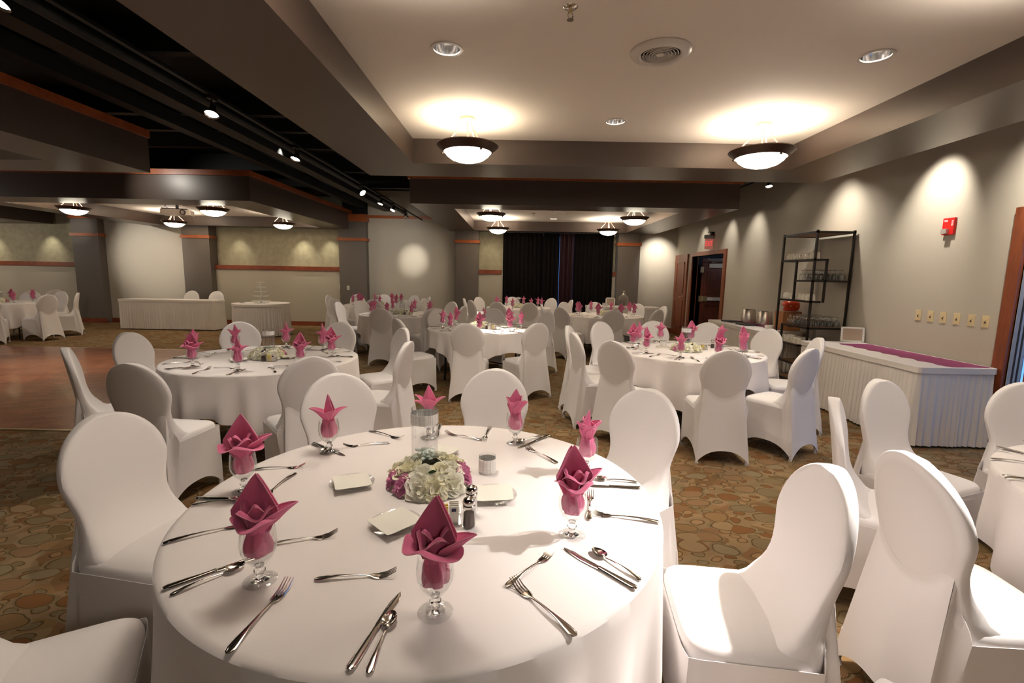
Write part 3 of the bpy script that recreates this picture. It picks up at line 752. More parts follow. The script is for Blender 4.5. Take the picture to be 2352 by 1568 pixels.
for (x, y), l in (((-8.75, 12.62), 'white covered chair behind the long skirted head table, left one'), ((-8.1, 12.66), 'white covered chair behind the long skirted head table, right one'),
                  ((-12.1, 12.3), 'white covered chair by the far left wall, seen rim first beyond the left table')):
    CH.put((x, y, 0), pi if x > -10 else pi/2-.3, l, 'white covered banquet chairs')

# ------------------------------------------------------------------ round tables and cloths
def table_proto():
    t = thing('round_table', '', 'table')
    MB().lathe([(0, .725), (.755, .725), (.76, .735), (.76, .748), (0, .748)], 64).build('tabletop', M['board'], t)
    for x in (-.42, .42):
        for y in (-.28, .28): MB().tube([(x, y, .725), (x, y*1.15, 0)], .014).build('leg', M['iron'], t)
        MB().tube([(x, -.3, .18), (x, .3, .18)], .01).build('brace', M['iron'], t)
    return Proto(t)
TP = table_proto()
def cloth(tk, rot, seed, full=False):
    cx, cy = TC[tk]; r = random.Random(seed); ph = [r.uniform(0, 6.28) for _ in range(6)]; n = 288; A_, B_ = (1.16, 1.36) if tk == 'T1' else ((1.02, 1.26) if tk in ('T3', 'T4') else (1.10, 1.27))
    def L(th):
        p = th-rot; a = A_/max(abs(cos(p)), abs(sin(p))); return min(a, B_)-.78+.012*sin(3*th+ph[0])
    fold = []; g = 0
    while g < 2*pi-.15: fold.append((g+r.uniform(0, .12), r.uniform(.07, .14), r.uniform(.5, 1.0))); g += r.uniform(.22, .50)
    def wave(th):
        w = 0
        for c_, wd, am in fold:
            d = (th-c_+pi) % (2*pi)-pi
            if abs(d) < wd*2.2: w = max(w, am*exp(-(d/wd*1.25)**2))
        return w
    rr = [(0, 0), (.2, 0), (.4, 0), (.6, 0), (.72, 0), (.755, 0), (.770, .003), (.778, .010)]
    m_ = 14
    def f(u, v):
        th = 2*pi*u; j = round(v*(len(rr)+m_-1))
        if j < len(rr): R_, dz = rr[j]; return (R_*cos(th), R_*sin(th), .7605-dz+.0004*sin(7*th)*(R_ > .3))
        q = (j-len(rr)+1)/m_; s = L(th)*q
        e_ = min(1, s/.38); R_ = .781+e_*(.085*wave(th)-.030)*(1+.15*sin(9*th+6*s))
        return (R_*cos(th), R_*sin(th), .750-s*.985)
    o = MB().grid(f, n, len(rr)+m_-1, cu=True).build('tablecloth', M['cloth'], loc=(cx, cy, 0), solid=.0012)
    tag(o, 'white tablecloth hanging in folds over %s' % TDESC[tk], 'tablecloth', 'white tablecloths on round tables')
    TP.put((cx, cy, 0), rot+.3, 'round banquet table under cloth, %s' % TDESC[tk], 'round banquet tables')
for i, (tk, rot) in enumerate((('T1', .42), ('T2', -.1), ('T3', .35), ('T4', .55), ('T5', .2), ('T6', .1), ('T7', .3), ('T8', .9), ('T9', .1), ('T10', .2))):
    cloth(tk, rot, i+3)

# ------------------------------------------------------------------ goblets, napkins, cutlery
ZTB = .7622
def goblet_proto():
    t = thing('water_goblet', '', 'goblet')
    MB().lathe([(.009, .042), (.020, .050), (.032, .064), (.0405, .083), (.0425, .100), (.0408, .122), (.0388, .140), (.0378, .140), (.0398, .122), (.0415, .100), (.0395, .084), (.031, .066), (.018, .054), (0, .051)], 32).build('bowl', M['bowl'], t)
    MB().lathe([(0, .049), (.011, .044), (.0085, .038), (.0135, .031), (.0135, .027), (.009, .021), (.010, .012), (.022, .006), (0, .006)], 24).build('stem', M['glass'], t)
    MB().lathe([(0, .007), (.022, .0065), (.0385, .0032), (.0405, .0018), (.0395, 0), (0, 0)], 32).build('foot', M['bowl'], t)
    return Proto(t)
GP = goblet_proto()
def petal(mb, az, z0, r0, L, wid, p0, p1, cup=.5, tw=0, seed=0, nu=8, nv=14, blunt=.75, wavy=0):
    'leaf shaped fold: starts at radius r0 height z0 towards azimuth az, tilts from p0 to p1 (0 = straight up)'
    steps = []; x, z = r0, z0
    for j in range(nv+1):
        t = j/nv; ph = p0+(p1-p0)*t
        steps.append((x, z, ph)); x += L/nv*sin(ph); z += L/nv*cos(ph)
    def f(u, v):
        t = v; s = 2*u-1; x, z, ph = steps[round(v*nv)]
        w = wid*(.45+.55*t/.40 if t < .40 else (1-t)/.60)**.9+.0006
        y = s*w; lift = cup*w*(abs(s)**1.25-.35)+wavy*w*sin(3*pi*s+4*t+seed)
        X = x-lift*cos(ph); Z = z+lift*sin(ph)
        a = az+tw*t
        return (X*cos(a)-y*sin(a), X*sin(a)+y*cos(a), Z)
    if hasattr(mb, 'hem'): mb.hem.append([f(0, j/nv) for j in range(nv+1)]+[f(1, 1-j/nv) for j in range(1, nv+1)])
    return mb.grid(f, nu, nv)
def nap_tail(mb, seed, z0=.066, z1=.142):
    r = random.Random(seed); a, b = r.uniform(0, 6), r.uniform(0, 6); mb.hem = []
    def f(u, v):
        th = 2*pi*u; z = z0+(z1-z0)*v; R_ = (.0225+.0085*sin(pi*min(1, v*1.15+.05)))*(1+.13*sin(5*th+a)+.07*sin(9*th+b+3*v))
        if v == 0: R_ *= .45
        return (R_*cos(th), R_*sin(th), z)
    return mb.grid(f, 40, 8, cu=True)
def napkin_star(seed):
    r = random.Random(seed); mb = nap_tail(MB(), seed)
    petal(mb, .2, .135, -.008, .125+r.uniform(-.01, .02), .030, .02, .12, cup=-1.0, seed=1, blunt=.62)
    petal(mb, pi+.2, .135, -.006, .115, .028, .0, .05, cup=1.0, seed=2, blunt=.62)
    k_ = 5
    for i in range(k_):
        a = 2*pi*i/k_+r.uniform(-.25, .25)
        petal(mb, a, .136, .012, .082+r.uniform(-.012, .014), .025+r.uniform(-.003, .006), .35, 1.55+r.uniform(-.35, .3), cup=.55, tw=r.uniform(-.3, .3), seed=i, blunt=.6)
    return mb
def napkin_rose(seed):
    r = random.Random(seed); mb = nap_tail(MB(), seed)
    # tall pointed back leaf (kite) plus rolled collars in front
    petal(mb, pi/2, .126, .004, .150, .056, .12, -.10, cup=.5, seed=1)
    petal(mb, pi/2+.15, .130, .012, .138, .050, .22, -.02, cup=.5, seed=5, blunt=.82)
    def collar(r0, r1, h, a0, a1, sd, zz):
        def f(u, v):
            th = a0+(a1-a0)*u; R_ = r0+(r1-r0)*v**1.3*(1+.16*sin(2.6*th+sd)+.07*sin(6*th+sd)); z = zz+h*sin(v*pi*.62)*(1+.22*sin(3.1*th+sd*2))
            return (R_*cos(th), R_*sin(th)*1.0, z)
        mb.grid(f, 36, 8); mb.hem.append([f(i/36, 1) for i in range(37)])
    collar(.020, .060+r.uniform(-.004, .008), .040, -pi*1.02, .08, seed+1.1, .130)
    collar(.014, .042, .056, -pi*.9, .15, seed+3.3, .132)
    collar(.008, .030, .062, -pi*1.1, .6, seed+5.0, .136)
    petal(mb, -.15, .138, .02, .095, .034, .6, 1.25, cup=.7, tw=.35, seed=3, blunt=.6)
    if seed % 2: petal(mb, pi+.3, .138, .018, .080, .03, .5, 1.35, cup=.7, tw=-.3, seed=4, blunt=.6)
    return mb
def napkin_loop(seed):
    r = random.Random(seed); mb = nap_tail(MB(), seed)
    petal(mb, 1.6, .132, -.004, .125, .036, .05, -.1, cup=-.9, seed=1, blunt=.7)
    for i, a in enumerate((-1.5, -.5, .5, 2.6, 3.7)):
        petal(mb, a, .136, .010, .088, .034, .1, .95+.3*sin(i*2.1), cup=.85, tw=.2*(-1)**i, seed=i, blunt=.62, wavy=.1)
    return mb
NAPS = []
for i, fn in enumerate((napkin_star, napkin_rose, napkin_loop, napkin_rose, napkin_star)):
    mb = fn(i+1); hm = mb.hem; o = mb.build('napkin', M['napkin'], solid=.0020); tag(o, '', 'napkin'); hb = MB()
    for ln in hm: hb.tube(ln, .0011, 5, False)
    tag(hb.build('hem', M['napedge'], o), 'paler stitched hem'); NAPS.append((Proto(o), ('star folded', 'peak folded', 'petal folded', 'peak folded', 'star folded')[i]))

def sweep_flat(mb, prof, zf, th, nu=6):
    'flat tapered piece along +Y: prof = [(y, halfwidth)], zf(y) height, th thickness'
    def f(u, v):
        j = round(v*(len(prof)-1)); y, w = prof[j]; a = 2*pi*u
        return (w*cos(a), y, zf(y)+th*.5*(1+sin(a)*.999))
    mb.grid(f, 12, len(prof)-1, cu=True)
def fork_proto(Lf, name, label):
    s = Lf/.2; mb = MB()
    def zf(y):
        q = y/Lf
        return .0005+ (.006*sin(pi*q/.72) if q < .72 else 0)+(.016*((q-.72)/.28)**1.2-.012*sin(pi*(q-.72)/.28)*.5 if q >= .72 else 0)*s*.9
    sweep_flat(mb, [(0, .0005), (.0006*s, .004*s), (.004*s, .0078*s), (.012*s, .0094*s), (.03*s, .0080*s), (.06*s, .0045*s), (.10*s, .0028*s), (.125*s, .0027*s), (.135*s, .004*s), (.142*s, .0095*s), (.152*s, .012*s), (.160*s, .0125*s), (.1605*s, .0002)], zf, .0026)
    for i in range(4):
        x = (-.0098+.00653*i)*s
        mb.tube([(x, .158*s, zf(.158*s)+.0012), (x*1.03, .175*s, zf(.175*s)+.0012), (x*.98, Lf, zf(Lf)+.0012)], [.0021*s, .0018*s, .0008*s], 6)
    o = mb.build(name, M['steel']); tag(o, label, 'fork'); return Proto(o)
FK, DF = fork_proto(.222, 'dinner_fork', ''), fork_proto(.200, 'dessert_fork', '')
def knife_proto():
    mb = MB(); Lk = .235
    sweep_flat(mb, [(0, .0005), (.0006, .0045), (.004, .0085), (.012, .0100), (.05, .0088), (.10, .0065), (.108, .0058), (.112, .0075), (.115, .0005)], lambda y: .0005, .0062)
    mb2 = []
    pr = [(.112, .0068), (.13, .0085), (.17, .0095), (.205, .0088), (.225, .0055), (.235, .0006)]
    def f(u, v):
        j = round(v*(len(pr)-1)); y, w = pr[j]; a = 2*pi*u
        return (w*cos(a)+(.002 if j > 2 else 0), y, .0016+.0016*sin(a))
    mb.grid(f, 10, len(pr)-1, cu=True)
    o = mb.build('table_knife', M['steel']); tag(o, '', 'knife'); return Proto(o)
KN = knife_proto()
def spoon_proto():
    mb = MB(); Ls = .165
    sweep_flat(mb, [(0, .0005), (.0006, .0035), (.004, .0062), (.010, .0076), (.03, .0062), (.06, .0032), (.095, .0022), (.112, .0025), (.116, .003)], lambda y: .0005+.006*sin(pi*min(1, y/.125)), .0026)
    def f(u, v):
        a = 2*pi*u; rr_ = v; w = .0165*rr_; l = .026*rr_
        y = .138+l*cos(a)*(1.0 if cos(a) > 0 else .95); x = w*sin(a)*(1-.12*cos(a))
        return (x, y, .0015+.0075*rr_**2)
    mb.grid(f, 20, 7, cu=True)
    o = mb.build('teaspoon', M['steel'], solid=.0012); tag(o, '', 'spoon'); return Proto(o)
SP = spoon_proto()
def place2(proto, a, b, label, group, z=ZTB):
    'handle end at pixel a, tip at pixel b'
    A, B = at(a[0], a[1], z), at(b[0], b[1], z); d = B-A
    return proto.put((A.x, A.y, z), atan2(d.y, d.x)-pi/2, label, group)
G1 = 'cutlery on the round tables'
# foreground table, read off one by one: dinner fork, dessert fork, knife, spoon
SET1 = [('six', (522, 1502), (672, 1332), (722, 1331), (908, 1320), (800, 1543), (920, 1358), (846, 1548), (905, 1403)),
        ('four', (1323, 1462), (1172, 1332), (1163, 1348), (1288, 1255), (1462, 1353), (1298, 1262), (1472, 1333), (1360, 1264)),
        ('two', (1516, 1200), (1368, 1180), (1352, 1195), (1358, 1110), (1472, 1121), (1330, 1114), (1466, 1108), (1375, 1101)),
        ('one', (1280, 1064), (1198, 1022), None, None, (1262, 1000), (1188, 1030), (1246, 1001), (1204, 1012)),
        ('twelve', (1126, 979), (1110, 1012), (1106, 1011), (1006, 992), (1011, 974), (1001, 1006), (998, 975), (990, 1002)),
        ('eleven', (848, 989), (900, 1003), (896, 1017), (797, 1026), (720, 1018), (788, 1044), (716, 1018), (745, 1036)),
        ('nine', (679, 1086), (628, 1124), (575, 1079), (670, 1074), (450, 1145), (560, 1147), (440, 1160), (545, 1150)),
        ('eight', (374, 1248), (541, 1209), (643, 1242), (645, 1258), (373, 1354), (562, 1288), (390, 1368), (552, 1303))]
T1G = [((1000, 1405), 1, -.3, 'six'), ((598, 1333), 3, .1, 'eight'), ((562, 1128), 1, .25, 'nine'), ((757, 1038), 0, .4, 'eleven'), ((985, 1005), 0, 1.3, 'twelve'), ((1183, 1018), 2, .2, 'one'), ((1346, 1085), 2, 1.1, 'two'), ((1313, 1228), 3, .15, 'four')]
for row in SET1:
    cl = row[0]; d = 'at %s o\'clock of %s' % (cl, TDESC['T1'])
    place2(FK, row[1], row[2], 'steel dinner fork %s' % d, G1)
    if row[3]:
        if cl == 'eight': place2(DF, (600, 1255), (652, 1247), 'small steel dessert fork %s, behind the goblet' % d, G1)
        else: place2(DF, row[3], row[4], 'small steel dessert fork %s' % d, G1)
    place2(KN, row[5], row[6], 'steel table knife %s' % d, G1)
    place2(SP, row[7], row[8], 'steel teaspoon %s' % d, G1)
def gob(x, y, z, cl, tk, nap, rz):
    d = 'at %s o\'clock of %s' % (cl, TDESC[tk])
    GP.put((x, y, z), rz, 'glass goblet holding a napkin %s' % d, 'goblets on the round tables')
    pr, ds = NAPS[nap]; pr.put((x, y, z), rz, 'pink %s napkin %s' % (ds, d), 'pink napkins in goblets')
for (px, py), nap, rz, cl in T1G:
    p = at(px, py, ZTB); gob(p.x, p.y, ZTB, cl, 'T1', nap, rz)
def settings(tk, a0, n=8, cut=True, naps=(0, 1, 2, 3, 4), r=.56, skip=()):
    cx, cy = TC[tk]
    for i in range(n):
        if i in skip: continue
        a = math.radians(a0)+2*pi*i/n; cl = clock(a); u = Vector((cos(a), sin(a), 0)); v = Vector((-sin(a), cos(a), 0))   # v: to the sitter's left... seen from above
        c = Vector((cx, cy, ZTB)); d = 'at %s o\'clock of %s' % (cl, TDESC[tk]); j = lambda s=.012: rnd.uniform(-s, s)
        p = c+u*(r+j())+v*.11
        gob(p.x, p.y, ZTB, cl, tk, naps[rnd.randrange(len(naps))], rnd.uniform(-.8, .8) if tk != 'T2' else rnd.uniform(-.4, .6))
        if not cut: continue
        rin = atan2(-u.y, -u.x)-pi/2
        q = c+u*(.735+j(.008))-v*(.13+j()); FK.put((q.x, q.y, ZTB), rin+j(.2), 'steel dinner fork %s' % d, G1)
        q = c+u*(.50+j())-v*(.13+j()); DF.put((q.x, q.y, ZTB), atan2(v.y, v.x)-pi/2+j(.15), 'small steel dessert fork %s' % d, G1)
        q = c+u*(.74+j(.006))+v*(.12+j()); KN.put((q.x, q.y, ZTB), rin+j(.1), 'steel table knife %s' % d, G1)
        q = c+u*(.735+j(.006))+v*(.155+j()); SP.put((q.x, q.y, ZTB), rin+j(.1), 'steel teaspoon %s' % d, G1)
settings('T2', -96+4)
settings('T3', -126, 10)
settings('T4', -100, naps=(1, 2, 3, 2))
settings('T5', -70)
settings('T7', -80, naps=(1, 2, 3))
settings('T8', -160, skip=(1, 2, 3, 4, 5, 6, 7, 0))
settings('T6', -70, cut=False, naps=(0, 4, 2)); settings('T9', -30, cut=False); settings('T10', -80, cut=False)
for a, b, pr, l in (((2288, 1026), (2395, 1052), KN, 'steel knife at the left rim, far place, of %s'), ((2284, 1031), (2352, 1048), SP, 'steel teaspoon nearest the left rim, far place, of %s'),
                    ((2275, 1053), (2390, 1068), FK, 'steel dinner fork on the left rim of %s'), ((2302, 1092), (2420, 1108), KN, 'steel table knife, near place, of %s'), ((2307, 1098), (2395, 1109), SP, 'steel teaspoon, near place, of %s'),
                    ((2348, 1013), (2440, 1030), FK, 'steel dinner fork at the far left rim of %s')):
    place2(pr, a, b, l % TDESC['T8'], G1)

# ------------------------------------------------------------------ centrepieces
def flower(mb_, c, r, nrm, seed, lay=4):
    'rose: nested ruffled cups facing nrm'
    r_ = random.Random(seed); q = Vector(nrm).to_track_quat('Z', 'Y').to_matrix().to_4x4(); c = Vector(c)
    for j in range(lay):
        R0 = r*(.22+.78*(j+1)/lay); h = r*(.62-.10*j); k_ = 3+j; off = r_.uniform(0, 6)
        for i in range(k_):
            a0 = 2*pi*i/k_+off; da = 2*pi/k_*.62
            def f(u, v, a0=a0, da=da, R0=R0, h=h, i=i):
                th = a0+da*(2*u-1); e = 1-abs(2*u-1)**3*.5
                rr_ = r*.08+(R0-r*.08)*v**.75+(.10*r*sin(5*th+i)*v*v); z = h*e*(v**1.5)-(.22*R0 if v > .8 and j > 0 else 0)*(v-.8)*4*.5
                w_ = c+q @ Vector((rr_*cos(th), rr_*sin(th), z-.15*r)); w_.z = max(w_.z, .002+.002*v); return w_
            mb_.grid(f, 8, 5)
    return mb_
def wreath(tk, cx, cy, seed, detail=True):
    r = random.Random(seed); t = thing('floral_ring', 'round mound of cream and pink flowers on %s' % TDESC[tk], 'flower arrangement', (cx, cy, ZTB), 0, 'flower rings on the round tables')
    n = 0
    fl = []
    for ringr, zz, k_ in ((.128, .034, 12), (.083, .062, 8)):
        for i in range(k_):
            a = 2*pi*i/k_+r.uniform(-.1, .1)+ringr*7; fl.append((a, ringr, zz))
    pinks = (-1.98, -2.62, .08, 2.0) if tk == 'T1' else (-2.9, .3, 1.6)
    for i, (a, rr_, zz) in enumerate(fl):
        pk = rr_ > .1 and any(abs((a-p+pi) % (2*pi)-pi) < .29 for p in pinks)
        c = (rr_*cos(a), rr_*sin(a), zz); nr = (cos(a)*(1 if rr_ > .1 else .45), sin(a)*(1 if rr_ > .1 else .45), .75 if rr_ > .1 else 1.3)
        mb = flower(MB(), c, (.044 if pk else .054)+r.uniform(-.004, .004), nr, seed*50+i, 4 if detail else 2)
        mb.build('rose' if pk else 'blossom', M['pink_petal'] if pk else M[('cream_petal', 'white_petal')[i % 2]], t, solid=.0006 if detail else 0)
    lf_ = MB()
    for i in range(7):
        a = 2*pi*i/7+.3; petal(lf_, a, .010, .09, .07, .014, 1.2, 1.6, cup=.3, seed=i, nu=4, nv=6)
    petal(lf_, -1.3, .06, .08, .05, .014, .6, 1.0, cup=.3, nu=4, nv=6)
    lf_.build('leaves', M['leaf'], t)
    MB().lathe([(.05, 0), (.135, 0), (.14, .012), (.12, .04), (.06, .055), (.05, 0)], 24).build('base_ring', M['cream_petal'], t)
    return t
def vase(tk, x, y, z0, seed, simple=False):
    r = random.Random(seed); t = thing('cylinder_vase', 'clear cylinder vase with sparkling collar on %s' % TDESC[tk], 'vase', (x, y, z0), 0, 'cylinder vases on the round tables')
    R_ = .0485; Hh = .205
    MB().lathe([(0, .002), (R_-.004, .002), (R_, .006), (R_, Hh), (R_-.003, Hh), (R_-.003, .012), (0, .012)], 40).build('glass_cylinder', M['bowl'], t)
    MB().lathe([(R_+.001, Hh-.055), (R_+.0022, Hh-.054), (R_+.0022, Hh-.018), (R_+.001, Hh-.017)], 48).build('rhinestone_collar', M['rhine'], t)
    MB().lathe([(0, 0), (R_-.002, 0), (R_, .004), (R_-.004, .011), (0, .011)], 32).build('thick_base', M['glass'], t)
    g = MB()
    for i in range(0 if simple else 42):
        rr_ = (R_-.014)*sqrt(r.random()); a = r.uniform(0, 6.28); g.sphere((rr_*cos(a), rr_*sin(a), .020+.0105*(i//15)+r.uniform(0, .003)), .0085, 8, (1, 1, .6))
    if not simple: tag(g.build('glass_gems', M['bead'], t), 'pale aqua glass gems', kind='stuff')
    return t
wreath('T1', -.300, 1.655, 1)
MB_ped = MB().lathe([(0, 0), (.05, 0), (.05, .065), (0, .065)], 24)
o = MB_ped.build('vase_pedestal', M['bowl'], loc=(-.325, 1.69, ZTB)); tag(o, 'short glass pedestal under the vase, hidden among the foreground flowers', 'pedestal')
vase('T1', -.325, 1.69, ZTB+.0655, 5)
def votive(tk, x, y, label):
    t = thing('votive_holder', label, 'candle holder', (x, y, ZTB), 0, 'rhinestone votive holders')
    MB().lathe([(0, .002), (.031, .002), (.0325, .006), (.0325, .066), (.0305, .066), (.0305, .008), (0, .008)], 32).build('glass_cup', M['bowl'], t)
    MB().lathe([(.0328, .004), (.0342, .005), (.0342, .056), (.0328, .057)], 40).build('rhinestone_wrap', M['rhine'], t)
    MB().lathe([(0, .009), (.02, .009), (.02, .024), (0, .024)], 20).build('tealight', M['candle'], t)
p = at(1119, 1083, ZTB); votive('T1', p.x, p.y, 'rhinestone wrapped votive cup on the foreground round table')
def saucer(tk, x, y, rz, label, nap=True, square=False, i=0):
    t = thing('glass_plate', label, 'plate', (x, y, ZTB), rz, 'small plates on the round tables')
    mtl = M['china'] if square else M['plate']
    if square: MB().box(-.07, .07, -.045, .045, 0, .010).build('dish', mtl, t, smooth=False, bevel=.004)
    else:
        MB().lathe([(0, .001), (.045, .001), (.055, .004), (.076, .012), (.079, .0135), (.078, .0155), (.055, .0065), (.045, .004), (0, .004)], 48).build('dish', mtl, t)
        rb = MB()
        for q in range(24):
            a = 2*pi*q/24; rb.tube([(.058*cos(a), .058*sin(a), .0075), (.074*cos(a+.13), .074*sin(a+.13), .0135)], .0014, 5)
        rb.build('cut_rim', M['bowl'], t)
    if nap:
        w = .062; s_ = rnd.uniform(0, 3)
        def f(u, v):
            x_, y_ = (u-.5)*2*w, (v-.5)*2*w*.95
            return (x_, y_, .0185+.004*sin(28*x_+s_)*cos(22*y_)+.006*max(0, abs(u-.5)*2-.7)*1.5)
        n_ = MB().grid(f, 12, 12).build('paper_napkin', M['paper_nap'], solid=.0012)
        n_.location = (x, y, ZTB+.0); n_.rotation_euler = (0, 0, rz+.35)
        tag(n_, 'paper napkin on the plate %s' % label.split('plate ')[-1], 'paper napkin', 'paper napkins on plates')
for (px, py), rz, l in (((809, 1115), .1, 'small cut glass plate left of the flowers on the foreground table'), ((908, 1208), .45, 'small cut glass plate in front of the flowers on the foreground table'),
                        ((1135, 1142), -.25, 'small cut glass plate right of the flowers on the foreground table'), ((1010, 1045), .7, 'small cut glass plate behind the flowers on the foreground table')):
    p = at(px, py, ZTB); saucer('T1', p.x, p.y, rz, l)
def shaker(x, y, fill, label, grp='salt and pepper shakers'):
    t = thing('shaker', label, 'shaker', (x, y, ZTB), .3, grp)
    MB().lathe([(0, .001), (.021, .001), (.022, .004), (.0175, .060), (.0165, .064), (.0165, .066), (0, .066)], 8).build('glass_body', M['bowl'], t, smooth=False)
    MB().lathe([(0, .003), (.0185, .003), (.0162, .045), (0, .047)], 8).build('contents', M[fill], t, smooth=False)
    MB().lathe([(.0165, .062), (.0185, .062), (.0185, .068), (.0165, .070), (.0195, .074), (.0200, .080), (.017, .088), (.009, .093), (0, .094)], 24).build('cap', M['steel'], t)
def caddy(x, y, rz, label):
    t = thing('sugar_caddy', label, 'sugar caddy', (x, y, ZTB), rz, 'sugar caddies')
    b = MB(); w, d, h = .036, .026, .038
    for a in ((-w, w, -d, -d+.002, 0, h), (-w, w, d-.002, d, 0, h), (-w, -w+.002, -d, d, 0, h), (w-.002, w, -d, d, 0, h), (-w, w, -d, d, 0, .003)): b.box(*a)
    b.build('glass_box', M['plate'], t, smooth=False)
    for i in range(5):
        bx(-.030, -.002, -.02+.008*i, -.0165+.008*i, .004, .050+.002*(i % 2)).build('sugar_packet', M['yellow'], t, smooth=False)
        bx(.002, .030, -.02+.008*i, -.0165+.008*i, .004, .056+.002*(i % 3)).build('sugar_packet', M['packet'], t, smooth=False)
    bx(.008, .022, -.0208, -.0200, .040, .050).build('print', M['print'], t, smooth=False)
    pr = MB()
    pr.tube([(-.024, -.0207, .030), (-.020, -.0207, .038), (-.014, -.0207, .036), (-.010, -.0207, .028)], .0014, 5); pr.tube([(-.026, -.0207, .020), (-.022, -.0207, .026), (-.012, -.0207, .018)], .0014, 5)
    pr.build('print', M['print'], t)
p = at(1077, 1208, ZTB); shaker(p.x, p.y, 'pepper', 'glass pepper shaker with chrome cap on the foreground table')
p = at(1083, 1178, ZTB); shaker(p.x, p.y, 'salt', 'glass salt shaker with chrome cap behind the pepper on the foreground table')
p = at(1031, 1196, ZTB); caddy(p.x, p.y, .15, 'glass caddy of yellow and white sugar packets on the foreground table')
# other tables
def centre(tk, dx=0, dy=0, detail=False, seed=3, extras=True):
    cx, cy = TC[tk]; cx += dx; cy += dy; d = TDESC[tk]
    wreath(tk, cx, cy, seed, detail)
    o = MB().lathe([(0, 0), (.05, 0), (.05, .045), (0, .045)], 24).build('vase_pedestal', M['bowl'], loc=(cx, cy+.03, ZTB)); tag(o, 'short glass pedestal under the vase on %s' % d, 'pedestal')
    vase(tk, cx, cy+.03, ZTB+.046, seed, not detail)
    if not extras: return
    shaker(cx+.10, cy-.20, 'pepper', 'glass pepper shaker with chrome cap on %s' % d); shaker(cx+.145, cy-.19, 'salt', 'glass salt shaker with chrome cap on %s' % d)
    caddy(cx+.02+.19, cy-.17, .1, 'glass caddy of sugar packets on %s' % d)
centre('T2', .02, .0, True, 7, False); centre('T3', -.02, -.06, True, 9, False); centre('T4', -.02, .02, True, 11)
centre('T5', .0, 0, False, 13); centre('T6', 0, 0, False, 15, False); centre('T7', .0, .0, False, 17, False); centre('T10', 0, 0, False, 19, False); centre('T9', 0, 0, False, 21, False)
for (px, py), fl, l in (((606, 829), 'pepper', 'glass pepper shaker with chrome cap on %s' % TDESC['T2']), ((612, 825), 'salt', 'glass salt shaker behind the pepper on %s' % TDESC['T2']), ((1636, 799), 'pepper', 'glass pepper shaker half hidden by a napkin on %s' % TDESC['T3'])):
    p = at(px, py, ZTB); shaker(p.x, p.y, fl, l)
p = at(625, 829, ZTB); caddy(p.x, p.y, .1, 'glass caddy of sugar packets on %s' % TDESC['T2'])
p = at(1616, 803, ZTB); caddy(p.x, p.y, .1, 'glass caddy of sugar packets on %s' % TDESC['T3'])
p = at(1523, 797, ZTB); saucer('T3', p.x, p.y, .1, 'white rectangular plate under the votive on %s' % TDESC['T3'], False, True)
t = thing('votive_holder', 'rhinestone votive cup standing on the white plate on %s' % TDESC['T3'], 'candle holder', (p.x, p.y, ZTB+.0105), 0, 'rhinestone votive holders')
MB().lathe([(0, .002), (.031, .002), (.0325, .006), (.0325, .066), (.0305, .066), (.0305, .008), (0, .008)], 32).build('glass_cup', M['bowl'], t)
MB().lathe([(.0328, .004), (.0342, .005), (.0342, .056), (.0328, .057)], 40).build('rhinestone_wrap', M['rhine'], t)
p = at(1596, 807, ZTB); saucer('T3', p.x, p.y, 0, 'small white rectangular plate right of the flowers on %s' % TDESC['T3'], False, True)
for (px, py), l in (((665, 822), 'small glass plate right of the flowers on %s' % TDESC['T2']), ((549, 829), 'small glass plate left of the flowers on %s' % TDESC['T2']), ((1158, 752), 'small glass plate right of the flowers on %s' % TDESC['T4'])):
    p = at(px, py, ZTB); saucer('T2', p.x, p.y, .2, l)
p = at(692, 815, ZTB); votive('T2', p.x, p.y, 'rhinestone wrapped votive cup right of the plate on %s' % TDESC['T2'])

